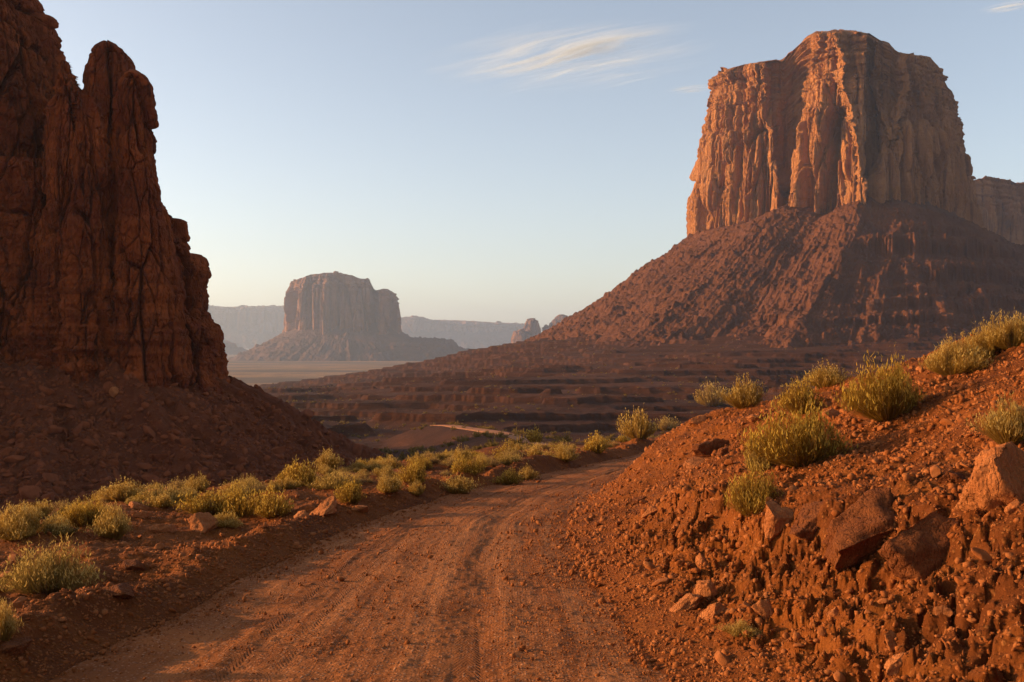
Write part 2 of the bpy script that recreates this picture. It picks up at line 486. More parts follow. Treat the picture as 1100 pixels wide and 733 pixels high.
def road_sheet():
    ys = np.concatenate([np.arange(-6, 4, .3), geo(4, 30, .0032), geo(30, 74, .008)])
    us = np.concatenate([[-.11], np.linspace(-.075, 1.06, 330), [1.09]])
    YY, UU = np.meshgrid(ys, us, indexing='ij')
    L, R = XL(YY), XR(YY)
    X = L + (R - L) * UU
    W = (R - L)
    z = zr(YY) + 0.05 * np.sin(np.clip(UU, 0, 1) * math.pi) * .8
    wob = 0.035 * np.sin(YY / 5.3) + .02 * np.sin(YY / 2.1 + 1)
    for c0, d, w in ((.16, .010, .05), (.29, .018, .05), (.45, .006, .035), (.665, .022, .055), (.80, .008, .045)):
        z = z - d * np.exp(-((UU - c0 - wob) / w)**2)
    z = z + .007 * fbm(UU * 26, YY / 2.2, 0, 41, 4) + .030 * fbm(X/1.1, YY/1.4, 0, 42, 4)
    f1, f2, cid = worley(X/.11, YY/.11, 0, 43)
    z = z + .026 * np.clip(.55 - f1, 0, 1) * (cid > .45)
    e = np.maximum(-UU, UU - 1) * W
    z = z - .10 * smooth(e, .04, .4)
    return np.stack([X, YY, z], -1), np.stack([UU, YY], -1)
P, uv = road_sheet()
road = grid_obj('dirt_road', P, M_ROAD, uv=uv, flip=False)
tag(road, 'wide rutted red dirt road curving right between berm and bank', 'road', kind='structure')

def far_track():
    c = TRACK[:, :2]; d = np.gradient(c, axis=0); d /= np.linalg.norm(d, axis=1)[:, None]
    nrm = np.stack([d[:, 1], -d[:, 0]], -1); us = np.linspace(-1, 1, 15)
    XY = c[:, None] + nrm[:, None] * us[None, :, None] * (.7 + 1.0*smooth(TRACK[:, 1], 100, 155))[:, None, None]
    z = TRACK[:, 2][:, None] + .02 + .05*fbm(XY[..., 0]/2, XY[..., 1]/2, 0, 91, 3) - .25 * (np.abs(us) > .95)[None]
    return np.concatenate([XY, z[..., None]], -1), np.stack(np.broadcast_arrays((us[None]+1)/2, np.linspace(0, 60, len(c))[:, None]), -1)
P, uv = far_track()
track = grid_obj('dirt_track', P, M_TRACK, uv=uv, flip=True)
tag(track, 'pale far bend of the dirt road winding down into the valley', 'track', kind='structure')

# ---------------------------------------------------------------- cliffs
def catmull(pts, n):
    pts = np.asarray(pts, float); K = len(pts); out = []
    for i in range(K):
        p0, p1, p2, p3 = pts[i-1], pts[i], pts[(i+1) % K], pts[(i+2) % K]
        t = np.linspace(0, 1, 60, endpoint=False)[:, None]
        out.append(.5*((2*p1) + (-p0+p2)*t + (2*p0-5*p1+4*p2-p3)*t**2 + (-p0+3*p1-3*p2+p3)*t**3))
    c = np.concatenate(out); c2 = np.vstack([c, c[:1]])
    s = np.concatenate([[0], np.cumsum(np.linalg.norm(np.diff(c2, axis=0), axis=1))])
    q = np.linspace(0, s[-1], n, endpoint=False)
    return np.stack([np.interp(q, s, c2[:, k]) for k in (0, 1)], -1)

def px_pts(lst): return [((p - 550) / FPX * y, y) for p, y in lst]
def py_z(py, y): return CAM_Z + (HZ - py) / FPX * y

def columns(X, Y, Z, S, seed, v=None, A=1.0):
    """Jointed sandstone: pillars, cracks between them, ledges towards the top."""
    wx = fbm(X/(40*S), Y/(40*S), Z/(520*S), seed+3, 3) * 4.5 * S + fbm(X/(9*S), Y/(9*S), Z/(90*S), seed+8, 3) * .5 * S
    X2, Y2 = X + wx, Y - wx
    e, c, tl = blocks(X2/(27*S), Y2/(27*S), Z/(340*S), seed)
    d = c * 13*S + tl * 9*S - 13*S*np.exp(-e/.035)
    e, c, tl = blocks(X2/(9.5*S), Y2/(9.5*S), Z/(190*S), seed+1)
    d = d + c * 6.5*S + tl * 5.5*S - 6.0*S*np.exp(-e/.045)
    e, c, tl = blocks(X2/(4.2*S), Y2/(4.2*S), Z/(75*S), seed+2)
    d = d + c * 3.0*S + tl * 2.6*S - 2.2*S*np.exp(-e/.06)
    e, c, tl = blocks(X/(2.0*S), Y/(2.0*S), (Z+wx)/(12*S), seed+7)
    d = d + c * .55*S + tl * .5*S
    d = d + 1.1*S*fbm(X/(8*S), Y/(8*S), Z/(50*S), seed+4, 5, .6) - 3.0*S
    if v is not None:
        led = noise(X/(160*S), Y/(160*S), (Z + wx*.18)/(4.6*S), seed+6) + .6*noise(X/(90*S), Y/(90*S), (Z + wx*.18)/(2.1*S), seed+16)
        d = d * (1 - .45*smooth(v, .76, .92)) + led * 4.2*S * smooth(v, .66, .88) + led * 1.0*S
    return d * A

def cliff(name, pts, zbase, ztop, mat, NU, NV, S, inset, seed, parent, loc, A=1.0, extra=None):
    o = catmull(pts, NU)
    if np.sum(o[:, 0]*np.roll(o[:, 1], -1) - np.roll(o[:, 0], -1)*o[:, 1]) < 0: o = o[::-1]
    t = np.roll(o, -1, 0) - np.roll(o, 1, 0); t /= np.linalg.norm(t, axis=1)[:, None]
    nr = np.stack([t[:, 1], -t[:, 0]], -1)
    v = np.linspace(0, 1, NV)
    ins = np.interp(v, [a for a, b in inset], [b for a, b in inset])
    base = o[None] - nr[None] * ins[:, None, None]
    zt = ztop(base[-1, :, 0], base[-1, :, 1])
    e, c, tl = blocks(base[-1, :, 0]/(9*S), base[-1, :, 1]/(9*S), 0, seed+5)
    zt = zt + c*6.0*S + 2.6*S*fbm(base[-1, :, 0]/(16*S), base[-1, :, 1]/(16*S), 0, seed+15, 5, .6)
    Z = zbase + (zt[None] - zbase) * v[:, None]
    d = columns(base[..., 0], base[..., 1], Z, S, seed, v[:, None] + 0*Z, A)
    if extra is not None: d = d + extra(base[..., 0], base[..., 1], Z, v[:, None])
    P = base + nr[None] * d[..., None]
    P = np.concatenate([P, Z[..., None]], -1)
    rim = P[-1]; cen = rim.mean(0); rings = []
    for k in np.concatenate([[.985, .965, .94, .90], np.linspace(.84, .04, 14)]):
        r = cen + (rim - cen) * k
        zz = ztop(r[:, 0], r[:, 1])
        r[:, 2] = np.maximum(zz, 0) + S*1.8*fbm(r[:, 0]/(9*S), r[:, 1]/(9*S), 0, seed+9, 4) + S*2.5*(1-k)
        rings.append(r)
    P = np.concatenate([P, np.stack(rings)], 0)
    return grid_obj(name, P, mat, loc, parent, wrap=True, flip=False, smoothed=False), o

def talus(name, axis, outline, foot, slope, length, mat, NT, NR, S, seed, parent, loc, terr=None, rows_in=26.0, round_=20, turn=None):
    th = np.linspace(0, 2*math.pi, NT, endpoint=False)
    oa = np.arctan2(outline[:, 1]-axis[1], outline[:, 0]-axis[0]); orr = np.hypot(outline[:, 0]-axis[0], outline[:, 1]-axis[1])
    idx = np.argsort(oa); rc = np.interp(th, oa[idx], orr[idx], period=2*math.pi)
    w_ = np.hanning(2*round_+1); rc = np.convolve(np.concatenate([rc[-round_:], rc, rc[:round_]]), w_/w_.sum(), 'same')[round_:-round_]
    k = np.concatenate([np.linspace(-rows_in, 0, 12, endpoint=False), length * np.linspace(0, 1, NR)**1.12])
    K, T = np.meshgrid(k, th, indexing='ij')
    R = rc[None] + K
    td = th if turn is None else np.radians(np.interp(np.degrees((th + math.pi) % (2*math.pi) - math.pi), *turn))
    TD = np.broadcast_to(td[None], K.shape)
    X = axis[0] + rc[None]*np.cos(T) + K*np.cos(TD); Y = axis[1] + rc[None]*np.sin(T) + K*np.sin(TD)
    fx, fy = axis[0] + rc*np.cos(th), axis[1] + rc*np.sin(th)
    zf = foot(fx, fy)
    Z = zf[None] - slope(K, T)
    arc = T * rc.mean()
    rl = ridged(np.cos(T)*rc.mean()/(17*S), np.sin(T)*rc.mean()/(17*S), K/(300*S), seed, 5, .6) - .6
    Z = Z + rl * 6.5*S * smooth(K, 0, 50*S) + fbm(X/(30*S), Y/(30*S), 0, seed+1, 5, .6) * 3.2*S * smooth(K, -5*S, 40*S)
    if terr is not None: Z = terr(X, Y, Z, K, T)
    f1, f2, c = worley(X/(4.5*S), Y/(4.5*S), Z/(4.5*S), seed+2)
    g1, g2, c2 = worley(X/(11*S), Y/(11*S), Z/(11*S), seed+3)
    Z = Z + np.clip(.55 - f1, 0, 1)*4.2*S*(c > .5) + np.clip(.5 - g1, 0, 1)*9*S*(c2 > .80) + fbm(X/(3*S), Y/(3*S), 0, seed+4, 3)*1.1*S
    return grid_obj(name, np.stack([X, Y, Z], -1), mat, loc, parent, wrap=True, flip=True, smoothed=False)

# the great butte on the right
loc = (BUTTE[0], BUTTE[1], -8.0)
butte = empty('butte', loc)
tag(butte, 'great sunlit red sandstone butte with fluted walls towering over the right bank', 'butte')
B_PTS = px_pts([(743, 1058), (757, 1003), (797, 962), (832, 946), (848, 956), (855, 936), (875, 914), (903, 896), (925, 882), (933, 890),
                (938, 922), (948, 908), (972, 914), (1003, 930), (1032, 962), (1047, 1018), (1035, 1105), (950, 1150), (830, 1145), (762, 1110)])
_tp = np.array([(700, 84), (764, 82), (770, 77), (800, 70), (830, 66), (843, 66), (847, 58), (857, 54), (862, 46), (868, 39), (878, 36), (905, 34), (934, 38), (939, 43), (956, 48), (960, 57),
                (1000, 62), (1004, 67), (1013, 77), (1016, 88), (1024, 96), (1032, 110), (1100, 120)], float)
def butte_top(X, Y):
    p = 550 + X / Y * FPX
    return CAM_Z + (HZ - np.interp(p, _tp[:, 0], _tp[:, 1])) / FPX * np.clip(Y, 880, 1010)
def butte_extra(X, Y, Z, v):
    p = 550 + X / Y * FPX; fr = Y < 1040
    e = 0
    for c, w, a in ((846, 5, -7), (938, 4, -12), (893, 2.6, -7), (911, 2.2, -7), (876, 2, -4), (772, 2.5, -6), (788, 2.2, -5), (806, 2.6, -7), (822, 2.4, -6), (985, 4, -5)):
        e = e + a * np.exp(-((p + 6*np.sin(Z/60) - c)/w)**2) * fr * smooth(1-v, .02, .2)
    # the leaning flake at the foot of the nose
    fl = np.exp(-((p - 943 - (v-.25)*22)/9)**2) * smooth(.56 - v + 0*p, 0, .25) * fr
    return e + fl * 16
wall, B_OUT = cliff('cliff', B_PTS, 84.0, butte_top, M_BUTTE, 1900, 430, 1.0, [(0, 0), (.3, 1), (.60, 6), (.66, 9), (.675, 11), (.80, 13.5), (.815, 16), (.92, 18), (.93, 20), (1, 21)], 101, butte, loc, .85, butte_extra)
_ft = np.array([(700, 252), (743, 252), (800, 240), (835, 224), (855, 226), (880, 234), (905, 222), (926, 210), (945, 220), (965, 219), (1000, 226), (1040, 238), (1100, 268), (1210, 330)], float)
def butte_foot(X, Y):
    p = 550 + X / Y * FPX
    return np.where(Y < 1060, CAM_Z + (HZ - np.interp(p, _ft[:, 0], _ft[:, 1])) / FPX * np.clip(Y, 890, 1060), 118.0 - 100*smooth(X, 400, 540))
def butte_slope(K, T):
    return np.where(K < 0, .25*K, .70*K) - .00045*np.clip(K, 0, 400)**2 * smooth(K, 60, 240)
def butte_ledges(X, Y, Z, K, T):
    p = 550 + X / Y * FPX
    fr = (Y < 1040); wv = fbm(X/60, Y/60, 0, 77, 4); nt = fbm(X/11, Y/11, 0, 78, 3)
    for zc, w, m in ((84, 15, smooth(p, 915, 945)), (57, 13, smooth(p, 960, 1035)), (33, 8, smooth(p, 850, 930)), (20, 6, smooth(p, 740, 860)), (44, 6, smooth(p, 900, 1000)), (100, 6, smooth(p, 955, 990))):
        q = zc + 7*wv + 2.2*nt; t = np.clip((Z - q)/w, -1, 1)
        Zl = q + w*np.sign(t)*np.abs(t)**.28
        Z = np.where(np.abs(Z - q) < w, Z + (Zl - Z)*m*fr*np.clip(.8 + 1.0*wv, 0, 1), Z)
    return Z
T_OUT = catmull(px_pts([(743, 1058), (752, 1015), (775, 975), (810, 942), (850, 916), (895, 900), (940, 891), (990, 890), (1040, 900), (1100, 925), (1170, 960), (1210, 1030), (1180, 1120), (1000, 1160), (830, 1145), (762, 1110)]), 1900)
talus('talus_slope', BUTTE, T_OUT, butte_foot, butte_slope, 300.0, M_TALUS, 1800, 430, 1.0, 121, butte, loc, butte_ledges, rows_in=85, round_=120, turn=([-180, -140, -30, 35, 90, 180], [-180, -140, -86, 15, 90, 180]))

# the mesa just behind it, cut by the right edge of the view
loc = (760.0, 1560.0, -10.0)
mesa = empty('mesa', loc)
tag(mesa, 'shaded flat topped cliff showing behind the right edge of the great butte', 'mesa')
_mt = np.array([(1000, 202), (1040, 200), (1052, 197), (1062, 194), (1080, 195), (1100, 197), (1300, 202)], float)
def mesa_top(X, Y): return CAM_Z + (HZ - np.interp(550 + X/Y*FPX, _mt[:, 0], _mt[:, 1])) / FPX * 1500
w2, M_OUT = cliff('cliff', px_pts([(985, 1460), (1030, 1440), (1060, 1452), (1085, 1475), (1115, 1500), (1180, 1520), (1230, 1560), (1200, 1660), (1080, 1660)]), 80.0, mesa_top,
                  M_BUTTE, 700, 150, 1.1, [(0, 0), (.7, 5), (1, 12)], 141, mesa, loc, .8)
talus('talus_slope', (760.0, 1560.0), M_OUT, lambda X, Y: 105.0 + 0*X, lambda K, T: .62*K, 260.0, M_TALUS, 500, 90, 1.4, 145, mesa, loc)

# the butte standing alone in the haze
loc = (-680.0, 4040.0, -60.0)
lone = empty('butte', loc)
tag(lone, 'hazy lone sandstone butte standing on the plain at the valley mouth', 'butte')
_ct = np.array([(280, 306), (309, 306), (314, 302), (320, 300), (333, 296), (350, 294), (365, 294), (378, 297), (386, 300), (397, 301), (400, 309), (404, 314), (410, 311), (416, 311),
                (423, 315), (428, 321), (460, 326)], float)
def lone_top(X, Y): return CAM_Z + (HZ - np.interp(550 + X/Y*FPX, _ct[:, 0], _ct[:, 1])) / FPX * np.clip(Y, 3850, 3960)
def lone_extra(X, Y, Z, v):
    p = 550 + X/Y*FPX; fr = Y < 4100
    return (-55*np.exp(-((p-403)/2.6)**2) - 22*np.exp(-((p-333)/1.6)**2) - 16*np.exp(-((p-362)/1.5)**2)) * fr
w3, L_OUT = cliff('cliff', px_pts([(305, 4110), (309, 4000), (320, 3905), (340, 3880), (370, 3860), (392, 3862), (403, 3880), (414, 3866), (427, 3930), (431, 4020), (420, 4200), (350, 4250), (312, 4200)]),
                  24.0, lone_top, M_FAR, 900, 190, 2.4, [(0, 0), (.4, 6), (.8, 14), (1, 26)], 161, lone, loc, .75, lone_extra)
def lone_slope(K, T):
    right = np.exp(-((np.mod(T + .15 + math.pi, 2*math.pi) - math.pi)/.45)**2)
    a = .60*K - .0004*np.clip(K, 0, 500)**2
    b = np.interp(K, [-60, 0, 22, 35, 205, 232, 420], [-30, 0, 14, 24, 34, 60, 110])
    return a*(1-right) + b*right
talus('talus_slope', (-680.0, 4040.0), L_OUT, lambda X, Y: 52.0 + 0*X, lone_slope, 420.0, M_FARTALUS, 800, 130, 2.4, 171, lone, loc, rows_in=60)

# mesas on the horizon
def far_mesa(label, loc, pts, top, dist, zb, foot, S, seed, slope=.5, length=420):
    e = empty('mesa', loc); tag(e, label, 'mesa', 'hazy mesas along the horizon')
    T = np.array(top, float)
    f = lambda X, Y: CAM_Z + (HZ - np.interp(550 + X/Y*FPX, T[:, 0], T[:, 1])) / FPX * dist
    w, out = cliff('cliff', px_pts(pts), zb, f, M_FAR, 900, 90, S, [(0, 0), (.8, 20), (1, 60)], seed, e, loc, .8)
    talus('talus_slope', (loc[0], loc[1]), out, lambda X, Y: foot + 0*X, lambda K, T: slope*K - .00028*np.clip(K, 0, 800)**2, length, M_FARTALUS, 700, 60, S*1.2, seed+7, e, loc, rows_in=80)
far_mesa('long pale blue mesa on the horizon between the left rock tower and the lone butte', (-2600.0, 9500.0, -60.0),
         [(110, 9300), (190, 9050), (222, 9150), (240, 9050), (280, 9100), (312, 9250), (330, 9600), (250, 9900), (130, 9800)],
         [(0, 322), (205, 322), (216, 323), (226, 329), (245, 330), (270, 329), (300, 328), (340, 330)], 9050, 60.0, 120.0, 6.0, 201)
far_mesa('long low blue mesa on the horizon right of the lone butte', (-500.0, 9600.0, -60.0),
         [(395, 9500), (415, 9100), (448, 9000), (470, 9100), (520, 9150), (566, 9250), (580, 9600), (520, 9900), (420, 9850)],
         [(380, 341), (430, 341), (447, 340), (455, 341), (462, 344), (500, 345), (540, 347), (600, 348)], 9050, 40.0, 100.0, 5.0, 221)
far_mesa('low dark hazy mesa in front of the long pale mesa beside the left rock tower', (-1850.0, 6200.0, -60.0),
         [(190, 6300), (215, 6120), (235, 6120), (252, 6200), (256, 6320), (240, 6420), (205, 6400)],
         [(100, 360), (215, 361), (232, 363), (248, 368), (300, 372)], 6120, -40.0, -20.0, 3.0, 241, .35, 300)

# rounded towers of rock
def tower(name, prof, yc, depth, mat, NU, NV, S, seed, parent, loc, expo=2.6, A=1.0, taper=1.0):
    """prof: rows of (z, left x, right x); depth: half thickness as a share of the half width, plus metres."""
    p = np.array(sorted(prof), float)
    zs = np.linspace(p[0, 0], p[-1, 0], NV)
    xl, xr = np.interp(zs, p[:, 0], p[:, 1]), np.interp(zs, p[:, 0], p[:, 2])
    k = np.hanning(max(3, NV//60*2+1)); k /= k.sum(); h = len(k)//2
    xl = np.convolve(np.pad(xl, h, mode='edge'), k, 'valid'); xr = np.convolve(np.pad(xr, h, mode='edge'), k, 'valid')
    a = np.linspace(0, 2*math.pi, 4000, endpoint=False)
    ce = np.sign(np.cos(a))*np.abs(np.cos(a))**(2/expo); se = np.sign(np.sin(a))*np.abs(np.sin(a))**(2/expo)
    s = np.concatenate([[0], np.cumsum(np.hypot(np.diff(ce), np.diff(se)))])
    q = np.linspace(0, s[-1], NU, endpoint=False); ce = np.interp(q, s, ce); se = np.interp(q, s, se)
    hw = np.maximum((xr - xl)/2, .02)[:, None]; cx = ((xl + xr)/2)[:, None]
    dp = np.minimum(hw*depth[0] + depth[1]*(taper + (1-taper)*(1-np.linspace(0, 1, NV))[:, None]), hw*8)
    X = cx + hw*ce[None]; Y = yc + dp*se[None]; Z = zs[:, None] + 0*X
    nl = np.sqrt((ce*dp.mean())**2 + (se*hw.mean())**2) + 1e-6
    nx, ny = ce*dp.mean()/nl, se*hw.mean()/nl
    wx = fbm(X/(6*S), Y/(6*S), Z/(16*S), seed+1, 4)*.55*S
    e, c, tl = blocks((X+wx)/(4.6*S), (Y-wx)/(4.6*S), Z/(24*S), seed)
    d = c*2.0*S + tl*.7*S - 3.4*S*np.exp(-e/.024)
    e, c, tl = blocks((X+wx)/(2.3*S), (Y-wx)/(2.3*S), (Z+.4*wx)/(8.5*S), seed+2)
    d = d + c*.95*S + tl*.45*S - 1.1*S*np.exp(-e/.03)
    e, c, tl = blocks((X+wx)/(.95*S), (Y-wx)/(.95*S), (Z+wx)/(1.5*S), seed+3)
    d = d + c*.30*S + tl*.25*S - .2*S*np.exp(-e/.05)
    e, c, tl = blocks(X/(.42*S), Y/(.42*S), Z/(.5*S), seed+8)
    d = d + c*.08*S + tl*.10*S
    led = noise(X/(40*S), Y/(40*S), (Z+wx*.5)/(1.7*S), seed+4) + .6*noise(X/(30*S), Y/(30*S), (Z+wx*.5)/(.7*S), seed+14)
    low = np.exp(-((Z - zs[0] - .2*(zs[-1]-zs[0]))/(.14*(zs[-1]-zs[0])))**2)
    d = d + led*(.35 + 1.0*low)*S + .12*S*fbm(X/(1.6*S), Y/(1.6*S), Z/(2*S), seed+5, 5, .6) - .55*S
    d = d * A * np.minimum(1, hw/(1.6*S))
    X = X + nx[None]*d; Y = Y + ny[None]*d
    P = np.stack([X, Y, Z], -1)
    return grid_obj(name, P, mat, loc, parent, wrap=True, flip=False, smoothed=False)

def rows(Y, lst): return [(py_z(py, Y), (a-550)/FPX*Y, (b-550)/FPX*Y) for py, a, b in lst]

loc = (-50.0, 112.0, -10.0)
spire = empty('rock_spire', loc)
tag(spire, 'dark shaded red rock tower with a rounded pinnacle filling the left of the view', 'rock spire')
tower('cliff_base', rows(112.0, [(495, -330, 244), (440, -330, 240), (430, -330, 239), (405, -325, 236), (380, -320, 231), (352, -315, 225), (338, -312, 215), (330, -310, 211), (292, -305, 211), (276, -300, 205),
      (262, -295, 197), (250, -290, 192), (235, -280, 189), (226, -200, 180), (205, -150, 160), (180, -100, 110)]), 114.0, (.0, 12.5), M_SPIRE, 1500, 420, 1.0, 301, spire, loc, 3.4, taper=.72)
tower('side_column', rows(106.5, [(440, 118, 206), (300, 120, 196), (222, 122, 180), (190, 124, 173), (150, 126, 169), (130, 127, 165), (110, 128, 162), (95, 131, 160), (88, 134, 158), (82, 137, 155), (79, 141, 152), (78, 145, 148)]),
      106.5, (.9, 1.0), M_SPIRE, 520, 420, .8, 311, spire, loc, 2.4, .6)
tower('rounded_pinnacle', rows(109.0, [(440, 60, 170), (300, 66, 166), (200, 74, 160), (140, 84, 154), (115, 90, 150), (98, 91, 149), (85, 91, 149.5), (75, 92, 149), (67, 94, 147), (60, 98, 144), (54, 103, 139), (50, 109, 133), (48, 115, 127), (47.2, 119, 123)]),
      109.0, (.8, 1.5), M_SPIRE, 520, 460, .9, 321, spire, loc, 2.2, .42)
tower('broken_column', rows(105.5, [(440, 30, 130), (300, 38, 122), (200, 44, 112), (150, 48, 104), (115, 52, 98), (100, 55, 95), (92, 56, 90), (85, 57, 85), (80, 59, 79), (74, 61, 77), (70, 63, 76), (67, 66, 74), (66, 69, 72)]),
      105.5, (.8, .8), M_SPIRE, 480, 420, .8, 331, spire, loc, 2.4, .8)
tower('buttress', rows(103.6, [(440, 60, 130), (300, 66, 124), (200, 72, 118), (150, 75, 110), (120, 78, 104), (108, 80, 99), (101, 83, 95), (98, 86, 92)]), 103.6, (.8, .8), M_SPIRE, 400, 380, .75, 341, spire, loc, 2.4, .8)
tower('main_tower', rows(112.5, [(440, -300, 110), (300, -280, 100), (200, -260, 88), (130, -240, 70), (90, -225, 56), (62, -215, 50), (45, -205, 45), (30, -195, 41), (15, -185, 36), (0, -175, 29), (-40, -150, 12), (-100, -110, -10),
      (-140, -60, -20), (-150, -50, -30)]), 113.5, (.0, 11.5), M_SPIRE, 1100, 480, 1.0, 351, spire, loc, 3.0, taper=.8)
tower('added_shade_wall', [(-14, -125, -66), (0, -122, -68), (12, -120, -70), (24, -116, -74), (33, -112, -80), (36, -104, -88)], 97.0, (.0, 19.0), M_SPIRE, 500, 160, 1.4, 371, spire, loc, 3.0, taper=.8)  # unseen wall added left of the view to keep the talus in shadow
# its apron of rubble
sp_out = catmull([(-84, 128), (-85, 106), (-78, 100.5), (-60, 100), (-40, 100.5), (-31.5, 103), (-29, 112), (-30, 124), (-45, 130), (-70, 132)], 600)
def spire_foot(X, Y): return np.interp(X, [-80, -52, -46, -40, -36, -31, -29], [0.4, -0.2, -1.5, -1.2, -2.4, -3.6, -4.6]) + 1.5*fbm(X/5, Y/5, 0, 95, 3)
def spire_slope(K, T): return (1 + .25*smooth(np.cos(T), .3, .8)) * np.interp(K, [-10, 0, 5, 10, 20, 30, 45], [-4, 0, 2.6, 4.9, 8.7, 11.6, 15.5])
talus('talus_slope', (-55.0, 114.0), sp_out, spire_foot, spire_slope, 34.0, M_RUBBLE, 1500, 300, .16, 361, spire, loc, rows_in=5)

# knobby towers beyond the talus of the great butte
PY = 4600.0
for lab, lst, s in (
    ('knobbly hazy rock tower with sunlit left face just left of the great talus slope', [(395, 545, 592), (372, 549, 587), (362, 551, 584), (356, 554, 583), (352, 560, 582), (349, 562, 581), (345, 565, 580), (342.5, 568, 578), (341.5, 571, 575)], 401),
    ('smaller rounded hazy rock tower touching the edge of the great talus slope', [(395, 580, 622), (360, 587, 618), (350, 590, 616), (345, 592, 614), (341, 595, 612), (338.5, 599, 609), (337.5, 602, 606)], 411),
    ('smallest rock knob between the two hazy rock towers', [(395, 577, 598), (362, 580, 594), (354, 581, 592), (350, 583, 590), (348.5, 585, 588)], 421)):
    c = (lst[0][1] + lst[0][2]) / 2
    o = tower('rock_pinnacle', rows(PY, lst), PY + 60, (.7, 10), M_FAR, 260, 160, 13.0, s, None, ((c-550)/FPX*PY, PY + 60, -60.0), 2.3, .8)
    tag(o, lab, 'rock pinnacle')

# ---------------------------------------------------------------- boulders and stones
def ico(sub):
    bm = bmesh.new(); bmesh.ops.create_icosphere(bm, subdivisions=sub, radius=1.0)
    V = np.array([v.co[:] for v in bm.verts]); T = np.array([[v.index for v in f.verts] for f in bm.faces])
    bm.free(); return V, T
ICO = {k: ico(k) for k in (1, 2, 3, 4, 5)}

def rock_verts(seed, sub, dims, cuts=12, rough=.05, depth=(.5, .88)):
    r = np.random.default_rng(seed); V, T = ICO[sub]; V = V.copy()
    for _ in range(cuts):
        n = r.normal(size=3); n /= np.linalg.norm(n); off = r.uniform(*depth)
        d = np.maximum(V @ n - off, 0); V -= n * d[:, None] * .97
    V /= np.abs(V).max(0)
    if rough:
        nn = V / np.linalg.norm(V, axis=1)[:, None]
        q = V * 2.2 + seed * 3.7
        V += nn * (rough * (fbm(q[:, 0], q[:, 1], q[:, 2], seed, 4)) * 1.0)[:, None]
        f1, f2, c = worley(q[:, 0]*1.6, q[:, 1]*1.6, q[:, 2]*1.6, seed)
        V -= nn * (rough * .9 * np.clip(.45 - f1, 0, 1) * (c > .4))[:, None]
    return V * np.asarray(dims), T

def rot(V, rx=0, ry=0, rz=0):
    for a, (i, j) in ((rx, (1, 2)), (ry, (2, 0)), (rz, (0, 1))):
        c, s = math.cos(a), math.sin(a); V = V.copy(); p, q = V[:, i].copy(), V[:, j].copy()
        V[:, i], V[:, j] = c*p - s*q, s*p + c*q
    return V

def rock_mesh(name, seed, sub, dims, mat, tilt=0, pitch=0, yaw=0, **kw):
    V, T = rock_verts(seed, sub, dims, **kw)
    V = rot(V, pitch, tilt, yaw)
    return quad_mesh(name, V, T, [mat], smoothed=False)

R_ = math.radians
